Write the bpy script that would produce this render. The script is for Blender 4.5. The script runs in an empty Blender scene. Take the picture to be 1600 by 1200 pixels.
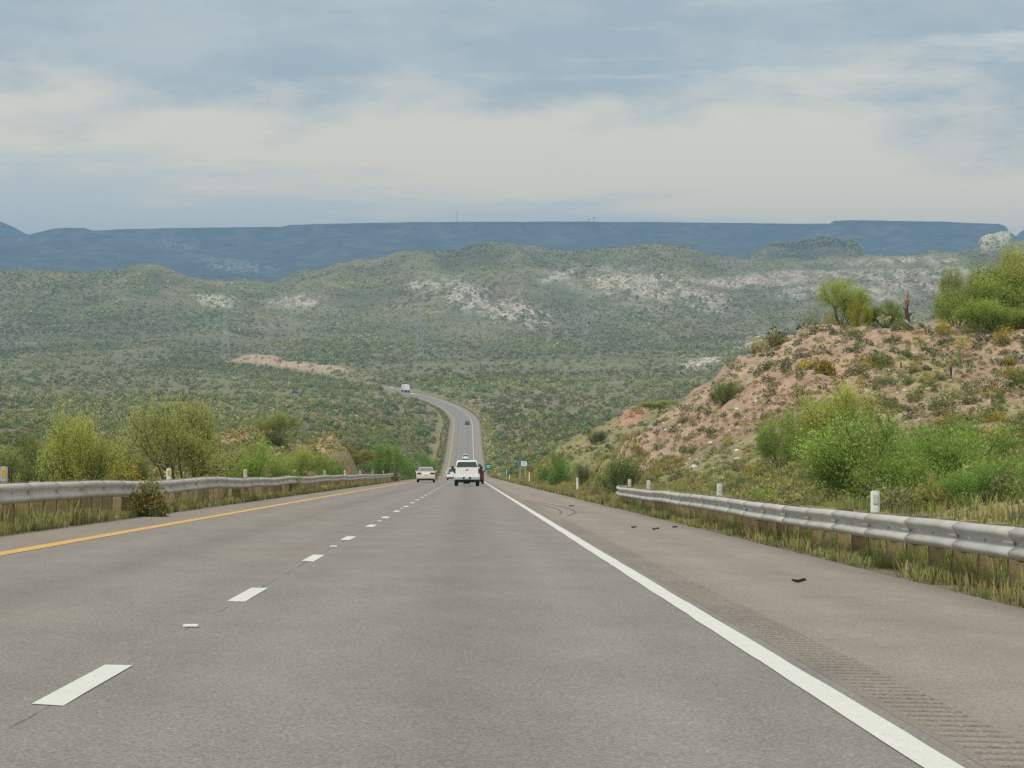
import bpy, bmesh, math, random
import numpy as np
from mathutils import Vector, Matrix

random.seed(7)
RNG = np.random.default_rng(11)
F, PX0, PY0 = 5300.0, 731.0, 470.0          # camera constants: focal length in photo pixels, principal direction
scene = bpy.context.scene
col = scene.collection

# ------------------------------------------------------------------ scene, camera, light, sky
scene.view_settings.view_transform = 'Standard'
scene.view_settings.look = 'None'
scene.view_settings.exposure = 0
scene.render.engine = 'CYCLES'
scene.cycles.max_bounces = 6
scene.cycles.diffuse_bounces = 3
scene.cycles.glossy_bounces = 2
scene.cycles.transmission_bounces = 3
scene.cycles.transparent_max_bounces = 8
scene.cycles.volume_bounces = 0
scene.cycles.use_denoising = False

cam_d = bpy.data.cameras.new('camera')
cam = bpy.data.objects.new('camera', cam_d); col.objects.link(cam)
cam_d.sensor_width = 36.0
cam_d.lens = 36.0 * F / 1600.0
cam_d.shift_x = (800 - PX0) / 1600.0
cam_d.shift_y = -(600 - PY0) / 1600.0
cam_d.clip_start = 0.5
cam_d.clip_end = 60000
cam.location = (0, 0, 0)
cam.rotation_euler = (math.pi / 2, 0, 0)
scene.camera = cam

SUN_EL, SUN_AZ = math.radians(52), math.radians(215)      # azimuth clockwise from +Y (behind the viewer, over the left shoulder)
sd = bpy.data.lights.new('sun', 'SUN'); sd.energy = 2.7; sd.angle = math.radians(14); sd.color = (1.0, .935, .80)
so = bpy.data.objects.new('sun', sd); col.objects.link(so)
dirv = Vector((math.sin(SUN_AZ) * math.cos(SUN_EL), math.cos(SUN_AZ) * math.cos(SUN_EL), math.sin(SUN_EL)))
so.rotation_euler = dirv.to_track_quat('Z', 'Y').to_euler()
so.location = dirv * 200


class NT:
    """small helper around a node tree"""
    def __init__(s, tree):
        s.t = tree; s.t.nodes.clear()
    def n(s, typ, **kw):
        nd = s.t.nodes.new(typ)
        for k, v in kw.items(): setattr(nd, k, v)
        return nd
    def l(s, a, b): s.t.links.new(a, b)
    def put(s, sock, v):
        if hasattr(v, 'is_output'): s.l(v, sock)
        else: sock.default_value = v
    def math(s, op, a, b=0.0, c=None):
        m = s.n('ShaderNodeMath', operation=op)
        s.put(m.inputs[0], a); s.put(m.inputs[1], b)
        if c is not None: s.put(m.inputs[2], c)
        return m.outputs[0]
    def noise(s, vec, scale, detail=4.0, rough=.55):
        m = s.n('ShaderNodeTexNoise')
        if vec is not None: s.l(vec, m.inputs['Vector'])
        m.inputs['Scale'].default_value = scale; m.inputs['Detail'].default_value = detail
        m.inputs['Roughness'].default_value = rough
        return m.outputs['Fac']
    def ramp(s, fac, stops, interp='LINEAR'):
        r = s.n('ShaderNodeValToRGB'); r.color_ramp.interpolation = interp
        e = r.color_ramp.elements
        while len(e) < len(stops): e.new(.5)
        for i, (p, c) in enumerate(stops):
            e[i].position = p
            e[i].color = (c[0], c[1], c[2], 1) if hasattr(c, '__len__') else (c, c, c, 1)
        s.put(r.inputs[0], fac)
        return r.outputs[0]
    def mix(s, fac, a, b, mode='MIX'):
        m = s.n('ShaderNodeMix', data_type='RGBA', blend_type=mode)
        s.put(m.inputs[0], fac)
        for sock, v in ((m.inputs[6], a), (m.inputs[7], b)):
            if hasattr(v, 'is_output'): s.l(v, sock)
            else: sock.default_value = (v[0], v[1], v[2], 1)
        return m.outputs[2]
    def smooth(s, v, lo, hi):
        m = s.n('ShaderNodeMapRange', interpolation_type='SMOOTHSTEP')
        s.put(m.inputs['Value'], v)
        m.inputs['From Min'].default_value = lo; m.inputs['From Max'].default_value = hi
        return m.outputs['Result']


def srgb(r, g, b):
    f = lambda c: (c / 255 / 12.92) if c / 255 < .04045 else ((c / 255 + .055) / 1.055) ** 2.4
    return (f(r), f(g), f(b))


world = bpy.data.worlds.new('World'); scene.world = world; world.use_nodes = True
W = NT(world.node_tree)
sky = W.n('ShaderNodeTexSky', sky_type='NISHITA', sun_disc=False)
sky.sun_elevation = SUN_EL; sky.sun_rotation = SUN_AZ
bg1 = W.n('ShaderNodeBackground'); W.l(sky.outputs[0], bg1.inputs[0]); bg1.inputs[1].default_value = .09
tc = W.n('ShaderNodeTexCoord')
sep = W.n('ShaderNodeSeparateXYZ'); W.l(tc.outputs['Generated'], sep.inputs[0])
yy = W.math('MAXIMUM', W.math('ABSOLUTE', sep.outputs[1]), .12)
az = W.math('DIVIDE', sep.outputs[0], yy)
el = W.math('DIVIDE', sep.outputs[2], yy)
comb = W.n('ShaderNodeCombineXYZ'); W.l(W.math('MULTIPLY', az, 10.0), comb.inputs[0]); W.l(W.math('MULTIPLY', el, 25.0), comb.inputs[1])
comb.inputs[2].default_value = 3.7
n1 = W.noise(comb.outputs[0], 1.25, 6, .53)
comb2 = W.n('ShaderNodeCombineXYZ'); W.l(W.math('MULTIPLY', az, 14.0), comb2.inputs[0]); W.l(W.math('MULTIPLY', el, 110.0), comb2.inputs[1])
comb2.inputs[2].default_value = 9.1
n2 = W.noise(comb2.outputs[0], 1.0, 5, .6)
# a bright, cream coloured gap between a grey-blue cloud deck above and the horizon
comb3 = W.n('ShaderNodeCombineXYZ'); W.l(W.math('MULTIPLY', az, 9.0), comb3.inputs[0]); W.l(W.math('MULTIPLY', el, 26.0), comb3.inputs[1])
comb3.inputs[2].default_value = 21.3
n3 = W.noise(comb3.outputs[0], 1.6, 7, .62)
edge = W.math('ADD', W.math('MULTIPLY_ADD', az, .015, .0575), W.math('ADD', W.math('MULTIPLY', W.math('SUBTRACT', n1, .5), .085), W.math('MULTIPLY', W.math('SUBTRACT', n3, .5), .045)))
gapA = W.math('SUBTRACT', el, edge)
deck = W.smooth(gapA, -.016, .013)
low = W.math('MULTIPLY', W.smooth(W.math('MULTIPLY_ADD', W.math('SUBTRACT', n2, .5), -.05, W.math('MULTIPLY_ADD', az, .10, el)), .037, .021), .62)
cream = W.mix(W.smooth(el, .02, .055), srgb(230, 214, 185), srgb(213, 206, 189))
deckc = W.mix(W.smooth(n3, .36, .66), srgb(153, 168, 177), srgb(175, 184, 186))
deckc = W.mix(W.smooth(W.math('MULTIPLY_ADD', az, .5, n2), .56, .80), deckc, srgb(193, 198, 195))
lowc = srgb(172, 188, 194)
c1 = W.mix(deck, cream, deckc)
c2 = W.mix(low, c1, lowc)
streak = W.math('MULTIPLY', W.smooth(n1, .60, .78), .4)
c3 = W.mix(streak, c2, srgb(205, 207, 204))
bg2 = W.n('ShaderNodeBackground'); W.l(c3, bg2.inputs[0]); bg2.inputs[1].default_value = 1.25
mx = W.n('ShaderNodeMixShader'); mx.inputs[0].default_value = .93
W.l(bg1.outputs[0], mx.inputs[1]); W.l(bg2.outputs[0], mx.inputs[2])
wo = W.n('ShaderNodeOutputWorld'); W.l(mx.outputs[0], wo.inputs[0])


# ------------------------------------------------------------------ materials
def principled(name, base, rough=.6, metal=0.0, var=.0, vscale=8.0, bump=0.0, bscale=30.0, spec=.4, objcol=False, attr=None, dirt=None, tint=None):
    m = bpy.data.materials.new(name); m.use_nodes = True
    T = NT(m.node_tree)
    b = T.n('ShaderNodeBsdfPrincipled'); o = T.n('ShaderNodeOutputMaterial'); T.l(b.outputs[0], o.inputs[0])
    tcn = T.n('ShaderNodeTexCoord'); vec = tcn.outputs['Object']
    if attr:
        a = T.n('ShaderNodeAttribute', attribute_name=attr); c = a.outputs['Color']
        if tint: c = T.mix(1.0, c, tint, 'MULTIPLY')
    else:
        rgb = T.n('ShaderNodeRGB'); rgb.outputs[0].default_value = (*base, 1); c = rgb.outputs[0]
    if objcol:
        oi = T.n('ShaderNodeObjectInfo'); c = T.mix(1.0, c, oi.outputs['Color'], 'MULTIPLY')
    if var:
        nz = T.noise(vec, vscale, 5, .6)
        c = T.mix(1.0, c, T.ramp(nz, [(.25, 1 - var), (.75, 1 + var)]), 'MULTIPLY')
    if dirt:
        nz2 = T.noise(vec, dirt[1], 6, .65)
        c = T.mix(T.math('MULTIPLY', T.smooth(nz2, .5, .72), dirt[2]), c, dirt[0])
    T.l(c, b.inputs['Base Color'])
    b.inputs['Roughness'].default_value = rough; b.inputs['Metallic'].default_value = metal
    b.inputs['Specular IOR Level'].default_value = spec
    if bump:
        bp = T.n('ShaderNodeBump'); bp.inputs['Strength'].default_value = bump; bp.inputs['Distance'].default_value = .02
        T.l(T.noise(vec, bscale, 6, .65), bp.inputs['Height']); T.l(bp.outputs[0], b.inputs['Normal'])
    return m


def leaf_material(name, trans=.3):
    m = bpy.data.materials.new(name); m.use_nodes = True
    T = NT(m.node_tree); o = T.n('ShaderNodeOutputMaterial')
    a = T.n('ShaderNodeAttribute', attribute_name='Col'); oi = T.n('ShaderNodeObjectInfo')
    c = T.mix(1.0, a.outputs['Color'], oi.outputs['Color'], 'MULTIPLY')
    d = T.n('ShaderNodeBsdfDiffuse'); T.l(c, d.inputs[0])
    t = T.n('ShaderNodeBsdfTranslucent'); T.l(T.mix(1.0, c, (1.15, 1.1, .6), 'MULTIPLY'), t.inputs[0])
    x = T.n('ShaderNodeMixShader'); x.inputs[0].default_value = trans
    T.l(d.outputs[0], x.inputs[1]); T.l(t.outputs[0], x.inputs[2]); T.l(x.outputs[0], o.inputs[0])
    return m


def ground_material(name, fine, coarse, bumpd):
    m = bpy.data.materials.new(name); m.use_nodes = True
    T = NT(m.node_tree); o = T.n('ShaderNodeOutputMaterial')
    b = T.n('ShaderNodeBsdfPrincipled'); T.l(b.outputs[0], o.inputs[0])
    b.inputs['Roughness'].default_value = 1.0; b.inputs['Specular IOR Level'].default_value = .1
    g = T.n('ShaderNodeNewGeometry'); vec = g.outputs['Position']
    a = T.n('ShaderNodeAttribute', attribute_name='Col')
    n_f = T.noise(vec, fine, 6, .7); n_c = T.noise(vec, coarse, 5, .6)
    c = T.mix(1.0, a.outputs['Color'], T.ramp(n_f, [(.3, .62), (.5, 1.0), (.72, 1.42)]), 'MULTIPLY')
    c = T.mix(1.0, c, T.ramp(n_c, [(.3, .8), (.7, 1.2)]), 'MULTIPLY')
    T.l(c, b.inputs['Base Color'])
    bp = T.n('ShaderNodeBump'); bp.inputs['Strength'].default_value = .8; bp.inputs['Distance'].default_value = bumpd
    T.l(n_f, bp.inputs['Height']); T.l(bp.outputs[0], b.inputs['Normal'])
    return m


def asphalt_material(name, dark, light, brown, joint):
    m = bpy.data.materials.new(name); m.use_nodes = True
    T = NT(m.node_tree); o = T.n('ShaderNodeOutputMaterial')
    b = T.n('ShaderNodeBsdfPrincipled'); T.l(b.outputs[0], o.inputs[0])
    b.inputs['Roughness'].default_value = .85; b.inputs['Specular IOR Level'].default_value = .25
    g = T.n('ShaderNodeNewGeometry'); vec = g.outputs['Position']
    a = T.n('ShaderNodeAttribute', attribute_name='Col')
    mp = T.n('ShaderNodeMapping'); mp.inputs['Scale'].default_value = (1, .25, 1); T.l(vec, mp.inputs['Vector'])
    n_f = T.noise(vec, 85, 3, .8)
    n_m = T.noise(mp.outputs[0], 1.4, 6, .65)
    n_l = T.noise(mp.outputs[0], .17, 4, .6)
    n_s = T.noise(vec, 46, 2, .6)
    c = T.mix(T.smooth(n_f, .36, .62), dark, light)
    c = T.mix(1.0, c, T.ramp(n_s, [(.34, .72), (.5, 1.0), (.68, 1.34)]), 'MULTIPLY')
    c = T.mix(1.0, c, a.outputs['Color'], 'MULTIPLY')
    c = T.mix(T.math('MULTIPLY', T.smooth(n_l, .38, .68), .5), c, brown)
    c = T.mix(1.0, c, T.ramp(n_m, [(.3, .9), (.7, 1.1)]), 'MULTIPLY')
    if joint is not None:
        s = T.n('ShaderNodeAttribute', attribute_name='lat')
        off = T.math('MULTIPLY_ADD', T.math('SUBTRACT', T.noise(vec, 1.1, 5, .7), .5), .10, joint)
        dd = T.math('ABSOLUTE', T.math('SUBTRACT', s.outputs['Fac'], off))
        line = T.math('MULTIPLY', T.smooth(dd, .011, .003), T.smooth(T.noise(vec, .35, 3, .6), .40, .58))
        c = T.mix(T.math('MULTIPLY', line, .55), c, (.03, .03, .03))
    T.l(c, b.inputs['Base Color'])
    bp = T.n('ShaderNodeBump'); bp.inputs['Strength'].default_value = .5; bp.inputs['Distance'].default_value = .006
    T.l(n_f, bp.inputs['Height']); T.l(bp.outputs[0], b.inputs['Normal'])
    return m


def paint_material(name, base, wear):
    m = bpy.data.materials.new(name); m.use_nodes = True
    T = NT(m.node_tree); o = T.n('ShaderNodeOutputMaterial')
    b = T.n('ShaderNodeBsdfPrincipled'); T.l(b.outputs[0], o.inputs[0])
    b.inputs['Roughness'].default_value = .6
    g = T.n('ShaderNodeNewGeometry'); vec = g.outputs['Position']
    n_f = T.noise(vec, 55, 4, .75); n_m = T.noise(vec, 2.2, 5, .7)
    c = T.mix(1.0, base, T.ramp(n_m, [(.3, .86), (.7, 1.06)]), 'MULTIPLY')
    w = T.math('ADD', n_f, T.math('MULTIPLY', T.math('SUBTRACT', n_m, .5), .5))
    c = T.mix(T.math('MULTIPLY', T.smooth(w, .555, .70), wear), c, (.16, .155, .145))
    T.l(c, b.inputs['Base Color'])
    return m


M = {}
M['asphalt'] = asphalt_material('asphalt', (.178, .166, .156), (.31, .29, .27), (.265, .222, .19), -1.87)
M['shoulder'] = asphalt_material('shoulder_asphalt', (.215, .187, .158), (.36, .315, .27), (.33, .275, .228), None)
M['white_paint'] = paint_material('white_paint', (.76, .75, .68), .75)
M['yellow_paint'] = paint_material('yellow_paint', (.72, .42, .10), .65)
M['groove'] = asphalt_material('rumble_asphalt', (.215, .187, .158), (.36, .315, .27), (.33, .275, .228), None)
M['skid'] = principled('tyre_rubber_mark', (.19, .165, .145), .9, var=.35, vscale=3)
M['ground'] = ground_material('ground_soil', 3.2, .22, .10)
M['hills'] = ground_material('hill_soil', .22, .02, 2.0)
M['mesa'] = ground_material('mesa_slope', .022, .004, 12.0)
M['leaf'] = leaf_material('leaves', .38)
M['farleaf'] = leaf_material('scrub_leaves', .32)
M['bark'] = principled('bark', (.10, .085, .06), .95, var=.4, vscale=18, bump=.6, objcol=True)
M['rock'] = principled('pale_rock', (.5, .46, .40), .95, attr='Col', var=.2, vscale=2)
M['galv_plain'] = principled('galvanised_fittings', (.48, .47, .43), .6, .05)
M['galv'] = principled('galvanised_steel', (.52, .505, .455), .6, .05, attr='Col', tint=(.50, .487, .443), var=.09, vscale=1.3, dirt=((.36, .33, .29), 3.0, .5))
M['rust'] = principled('bolt_rust', (.09, .075, .06), .8)
M['wood'] = principled('weathered_post_wood', (.24, .18, .095), .95, var=.35, vscale=9, bump=.5, bscale=40, objcol=True)
M['white_plastic'] = principled('white_plastic', (.80, .80, .77), .5, var=.06, vscale=14, dirt=((.6, .57, .5), 14, .25))
M['yellow_reflector'] = principled('yellow_reflector', (.62, .36, .02), .3, var=.1)
M['grey_reflector'] = principled('grey_reflector', (.58, .60, .60), .35, var=.1)
M['white_car'] = principled('white_car_paint', (.78, .79, .78), .3, var=.03, spec=.5)
M['silver_car'] = principled('pale_champagne_car_paint', (.62, .58, .52), .32, .15, var=.03, spec=.5)
M['red_car'] = principled('dark_red_car_paint', (.065, .014, .018), .3, var=.05, spec=.5)
M['dark_car'] = principled('dark_car_paint', (.035, .04, .045), .3, var=.05, spec=.5)
M['glass'] = principled('tinted_glass', (.035, .05, .055), .08, spec=.8, var=.1, vscale=2)
M['sedan_glass'] = principled('sky_lit_glass', (.16, .19, .18), .12, spec=.8, var=.15, vscale=2)
M['black'] = principled('black_trim', (.012, .012, .013), .6, var=.2)
M['tyre'] = principled('tyre_rubber', (.018, .018, .018), .85, var=.2)
M['rim'] = principled('wheel_rim', (.45, .46, .47), .35, .6, var=.1)
M['chrome'] = principled('bright_bumper', (.62, .66, .70), .3, .4, var=.05)
M['red_lamp'] = principled('tail_lamp', (.085, .008, .011), .25, var=.15)
M['dark_lamp'] = principled('dark_tail_lamp', (.07, .012, .014), .25, var=.15)
M['plate'] = principled('licence_plate', (.62, .63, .64), .5, var=.1)
M['trailer'] = principled('trailer_panel', (.74, .76, .78), .45, var=.05)
M['sign_green'] = principled('sign_green', (.012, .17, .10), .5, var=.06)
M['sign_blue'] = principled('sign_blue', (.02, .12, .38), .5, var=.06)
M['sign_white'] = principled('sign_white', (.74, .76, .78), .5, var=.05)
M['lattice'] = principled('tower_steel', (.42, .45, .48), .5, .3, var=.1)
M['wire'] = principled('power_cable', (.36, .38, .40), .6, var=.05)
M['rubber'] = principled('tyre_scrap', (.016, .015, .015), .9, var=.3)
M['snag'] = principled('burnt_wood', (.07, .045, .035), .95, var=.5, vscale=5)
M['deadwood'] = principled('bleached_wood', (.45, .40, .35), .95, var=.3, vscale=8)
M['cactus'] = principled('cactus_skin', (.12, .17, .07), .8, var=.3, vscale=6, objcol=True)
M['leaf_debris'] = M['leaf']


# ------------------------------------------------------------------ object helpers
def tag(o, label=None, cat=None, group=None, kind=None):
    if label: o['label'] = label
    if cat: o['category'] = cat
    if group: o['group'] = group
    if kind: o['kind'] = kind
    return o


def empty(name, loc=(0, 0, 0), rot=(0, 0, 0)):
    o = bpy.data.objects.new(name, None); col.objects.link(o)
    o.location = loc; o.rotation_euler = rot; o.empty_display_size = .2
    return o


def np_mesh(name, verts, faces, mat, parent=None, cols=None, lat=None, smooth=False, obj=True):
    """verts (n,3), faces (m,k) -> mesh object"""
    verts = np.asarray(verts, np.float32); faces = np.asarray(faces, np.int32)
    me = bpy.data.meshes.new(name)
    k = faces.shape[1]; m = len(faces)
    me.vertices.add(len(verts)); me.vertices.foreach_set('co', verts.ravel())
    me.loops.add(m * k); me.loops.foreach_set('vertex_index', faces.ravel())
    me.polygons.add(m)
    me.polygons.foreach_set('loop_start', np.arange(0, m * k, k, dtype=np.int32))
    me.polygons.foreach_set('loop_total', np.full(m, k, np.int32))
    if smooth: me.polygons.foreach_set('use_smooth', np.ones(m, bool))
    if cols is not None:
        a = me.color_attributes.new('Col', 'FLOAT_COLOR', 'POINT')
        c4 = np.ones((len(verts), 4), np.float32); c4[:, :3] = cols
        a.data.foreach_set('color', c4.ravel())
    if lat is not None:
        a = me.attributes.new('lat', 'FLOAT', 'POINT'); a.data.foreach_set('value', np.asarray(lat, np.float32))
    me.update(calc_edges=True)
    for mm in (mat if isinstance(mat, (list, tuple)) else [mat]): me.materials.append(mm)
    if not obj: return me
    o = bpy.data.objects.new(name, me); col.objects.link(o)
    if parent: o.parent = parent
    return o


def bm_obj(name, bm, mat, parent=None, smooth=False):
    me = bpy.data.meshes.new(name)
    bmesh.ops.recalc_face_normals(bm, faces=bm.faces)
    bm.to_mesh(me); bm.free()
    if smooth:
        for p in me.polygons: p.use_smooth = True
    for mm in (mat if isinstance(mat, (list, tuple)) else [mat]): me.materials.append(mm)
    o = bpy.data.objects.new(name, me); col.objects.link(o)
    if parent: o.parent = parent
    return o


def mesh_obj(name, me, parent=None, loc=None):
    o = bpy.data.objects.new(name, me); col.objects.link(o)
    if parent: o.parent = parent
    if loc is not None: o.location = loc
    return o


def add_box(bm, c, d, bev=0.0, rot=None, mi=0):
    mat = Matrix.Translation(c)
    if rot: mat = mat @ rot
    r = bmesh.ops.create_cube(bm, size=1.0, matrix=mat @ Matrix.Diagonal((d[0], d[1], d[2], 1)))
    fs = {f for v in r['verts'] for f in v.link_faces}
    for f in fs: f.material_index = mi
    if bev:
        es = {e for v in r['verts'] for e in v.link_edges}
        bmesh.ops.bevel(bm, geom=list(es), offset=bev, segments=2, affect='EDGES', profile=.6)


def add_bar(bm, a, b, r, n=6, r2=None):
    a = Vector(a); b = Vector(b); d = b - a
    if d.length < 1e-6: return
    q = d.to_track_quat('Z', 'Y').to_matrix().to_4x4()
    bmesh.ops.create_cone(bm, cap_ends=True, segments=n, radius1=r, radius2=r if r2 is None else r2, depth=d.length,
                          matrix=Matrix.Translation((a + b) / 2) @ q)


def add_prism(bm, prof, x0, x1, bev=0.0):
    """prof = list of (y, z); extruded in x"""
    va = [bm.verts.new((x0, y, z)) for y, z in prof]; vb = [bm.verts.new((x1, y, z)) for y, z in prof]
    n = len(prof); fs = [bm.faces.new(va), bm.faces.new(vb[::-1])]
    for i in range(n): fs.append(bm.faces.new((va[i], vb[i], vb[(i + 1) % n], va[(i + 1) % n])))
    if bev:
        es = set(fs[0].edges) | set(fs[1].edges)
        bmesh.ops.bevel(bm, geom=list(es), offset=bev, segments=2, affect='EDGES', profile=.6)


def add_quad(bm, pts):
    bm.faces.new([bm.verts.new(p) for p in pts])


# ------------------------------------------------------------------ noise
def _hash(ix, iy, seed):
    h = (ix.astype(np.int64) * 374761393 + iy.astype(np.int64) * 668265263 + seed * 1442695041) & 0xffffffff
    h = ((h ^ (h >> 13)) * 1274126177) & 0xffffffff
    return ((h ^ (h >> 16)) & 0xffff) / 65535.0


def vnoise(x, y, seed=0):
    ix = np.floor(x); iy = np.floor(y); fx = x - ix; fy = y - iy
    fx = fx * fx * fx * (fx * (fx * 6 - 15) + 10); fy = fy * fy * fy * (fy * (fy * 6 - 15) + 10)
    a = _hash(ix, iy, seed); b = _hash(ix + 1, iy, seed); c = _hash(ix, iy + 1, seed); d = _hash(ix + 1, iy + 1, seed)
    return (a + (b - a) * fx) + ((c + (d - c) * fx) - (a + (b - a) * fx)) * fy


def fbm(x, y, octv=4, seed=0, gain=.5):
    s = 0; a = 1; t = 0
    for i in range(octv):
        s = s + a * (vnoise(x * 2 ** i + 17.3 * i, y * 2 ** i - 9.1 * i, seed + i) - .5); t += a; a *= gain
    return s / t * 2          # about -1..1


def sstep(a, b, x):
    t = np.clip((x - a) / (b - a), 0, 1); return t * t * (3 - 2 * t)


def pchip(xs, Y, xq):
    xs = np.asarray(xs, float); h = np.diff(xs)
    D = np.diff(Y, axis=0) / h[:, None]
    d = np.zeros_like(Y)
    w1 = (2 * h[1:] + h[:-1])[:, None]; w2 = (h[1:] + 2 * h[:-1])[:, None]
    with np.errstate(divide='ignore', invalid='ignore'):
        dm = (w1 + w2) / (w1 / D[:-1] + w2 / D[1:])
    dm[~np.isfinite(dm)] = 0
    dm[D[:-1] * D[1:] <= 0] = 0
    d[1:-1] = dm; d[0] = D[0]; d[-1] = D[-1]
    k = np.clip(np.searchsorted(xs, xq) - 1, 0, len(xs) - 2)
    t = ((xq - xs[k]) / h[k])[:, None]; hh = h[k][:, None]
    return ((1 + 2 * t) * (1 - t) ** 2 * Y[k] + t * (1 - t) ** 2 * hh * d[k] + t * t * (3 - 2 * t) * Y[k + 1] + t * t * (t - 1) * hh * d[k + 1])


# ------------------------------------------------------------------ road geometry
def prof(y):
    y = np.asarray(y, float); t = np.clip(y - 767, 0, 383)
    return -.0504 * np.minimum(y, 767) - (.0504 * t - .0504 * t * t / 766) + .012 * np.clip(y - 2000, 0, 600)


def cx(y):
    return -np.clip(np.asarray(y, float) - 1350, 0, None) ** 2 / 7000


def road_pt(s, y, dz=0.0):
    """point on the pavement at lateral s, station y"""
    y = np.asarray(y, float); s = np.asarray(s, float)
    th = np.arctan(-np.clip(y - 1350, 0, None) / 3500)
    return np.stack([cx(y) + s * np.cos(th), y - s * np.sin(th), prof(y) - 1.087 - .02 * s + dz], -1)


def road_rot(y):
    e = 1.0
    sl = float((prof(y + e) - prof(y - e)) / (2 * e)); hd = float(-max(y - 1350, 0) / 3500)
    return (math.atan(sl), 0, -math.atan(hd))


EL, ER = -6.87, 4.8      # pavement edges

# ------------------------------------------------------------------ terrain table
rows = []
def rowH(y, pts):
    xs = np.array([p[0] for p in pts], float)
    zs = np.array([p[1] for p in pts], float) + float(prof(y)) - 1.087 - .02 * np.clip(xs, -7.2, 5)
    rows.append((y, xs, zs))
def rowP(y, pts):
    xs = (np.array([p[0] for p in pts], float) - PX0) / F * y
    rows.append((y, xs, -(np.array([p[1] for p in pts], float) - PY0) / F * y))

rowH(-40, [(-60, -1.5), (-12, -.6), (-8, 0), (5, 0), (8, .3), (14, 1.5), (40, 4)])
rowH(20, [(-60, -2), (-12, -.6), (-8, 0), (5, 0), (8, .35), (14, 1.5), (40, 4)])
rowH(40, [(-60, -3), (-14, -1), (-8, 0), (5, 0), (6.6, .3), (9, .8), (14, 1.6), (40, 4)])
rowH(60, [(-60, -3), (-14, -.8), (-8, 0), (5.1, 0), (6, .1), (7, .3), (8.1, .55), (9.8, .8), (14, 1.3), (40, 4)])
rowH(90, [(-60, -2), (-20, -.6), (-12, -.3), (-8, 0), (5.1, 0), (5.9, .2), (7.6, .54), (9, .85), (12.2, 1.22), (14.8, 1.44), (40, 3)])
rowH(120, [(-60, -1), (-20, 0), (-12, -.1), (-8, 0), (5.1, 0), (6.3, .45), (7.9, .85), (10.2, 1.58), (12, 1.92), (14, 2.15), (16.3, 2.26), (19.7, 2.4), (50, 4)])
rowH(150, [(-60, 0), (-25, .6), (-12, .2), (-8, 0), (5.1, 0), (5.9, .15), (7.9, 1.25), (9.9, 2.5), (12.7, 4.4), (15, 5.35), (17.5, 5.5), (20.3, 5.35), (24.6, 5.5), (60, 7)])
rowH(172, [(-60, .5), (-25, 1.2), (-12, .6), (-8, 0), (5.1, 0), (5.8, .3), (6.78, 1.58), (9.05, 3.2), (11.3, 5), (14.6, 7.4), (17.2, 8.7), (20.1, 8.9), (23.3, 8.65), (28.2, 8.7), (41, 9.3), (70, 9.6)])
rowH(183, [(-60, .8), (-25, 1.5), (-12, .9), (-8, .2), (5.1, 0), (6, .2), (8, 1.4), (10, 2.6), (12, 4), (15, 6), (18, 7.6), (22, 8.6), (28, 8.9), (41, 9.4), (70, 9.6)])
rowH(212, [(-27.6, 1.9), (-22, 1.9), (-16.3, 2.2), (-13.2, 2.8), (-10.6, 1.9), (-8.5, .6), (-7.3, 0), (5.1, 0), (6, .1), (8, .5), (10.5, 1.2), (14, 2.5), (17, 3.5), (25, 4.5), (60, 6)])
rowH(260, [(-35.6, 2.3), (-28.5, 2.5), (-21, 2.8), (-17.2, 4.0), (-13.8, 2.8), (-10.35, 3.5), (-8.4, 1.5), (-7.4, 0), (5.1, 0), (5.8, .2), (8.3, .8), (10.3, 1.4), (13.7, 2.4), (17, 3.2), (30, 4), (60, 6)])
rowH(330, [(-46, 1.4), (-20, 1.4), (-8.5, .5), (-7.4, 0), (5.1, 0), (7.4, 2.1), (8.7, 3), (10.5, 4.1), (13, 5.5), (16.1, 7.4), (18.6, 7.4), (21.7, 8), (40, 9), (80, 10)])
rowH(400, [(-60, 1.5), (-20, 1.2), (-8.5, .2), (-7.4, 0), (5.1, 0), (8, .8), (12, 2), (20, 4), (40, 7), (90, 9)])
rowH(500, [(-70, 4), (-30, 4), (-15, 2.5), (-9, .4), (-7.4, 0), (5.1, 0), (6.5, .3), (11.2, 2.2), (16, 3.6), (26, 5.6), (60, 10), (120, 12)])
rowP(800, [(-500, 680), (0, 682), (400, 682), (600, 690), (650, 712), (685, 744), (770, 744), (800, 733), (850, 713), (900, 695), (1010, 672), (1200, 650), (2000, 620)])
rowP(1150, [(-500, 652), (0, 655), (400, 655), (600, 662), (650, 680), (690, 697), (765, 697), (780, 696), (850, 680), (900, 668), (1010, 650), (1200, 630), (2000, 610)])
rowP(1500, [(-500, 626), (0, 628), (400, 630), (600, 636), (690, 641), (780, 640), (850, 634), (900, 629), (1010, 620), (1200, 605), (2000, 590)])
rowP(2000, [(-500, 599), (0, 600), (400, 601), (560, 601), (731, 598), (900, 592), (1100, 584), (1300, 575), (2000, 560)])
rowP(2450, [(-500, 575), (0, 577), (400, 574), (600, 574), (731, 572), (900, 569), (1100, 561), (1300, 551), (2000, 540)])
rowP(2900, [(-500, 548), (0, 550), (400, 545), (700, 548), (900, 545), (1100, 537), (1300, 520), (1600, 510), (2400, 500)])
rowP(3600, [(-500, 478), (0, 480), (150, 482), (225, 478), (340, 488), (450, 492), (600, 490), (750, 478), (900, 490), (1000, 485), (1100, 490), (1200, 492), (1300, 478), (1600, 470), (2400, 460)])
rowP(4000, [(-500, 420), (0, 424), (100, 426), (180, 430), (200, 420), (225, 415), (245, 418), (300, 439), (340, 444), (420, 446), (480, 440), (560, 435), (640, 432), (750, 425), (900, 435), (1000, 432), (1100, 437), (1200, 440), (1345, 432), (1400, 420), (1600, 415), (2400, 410)])
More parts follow.
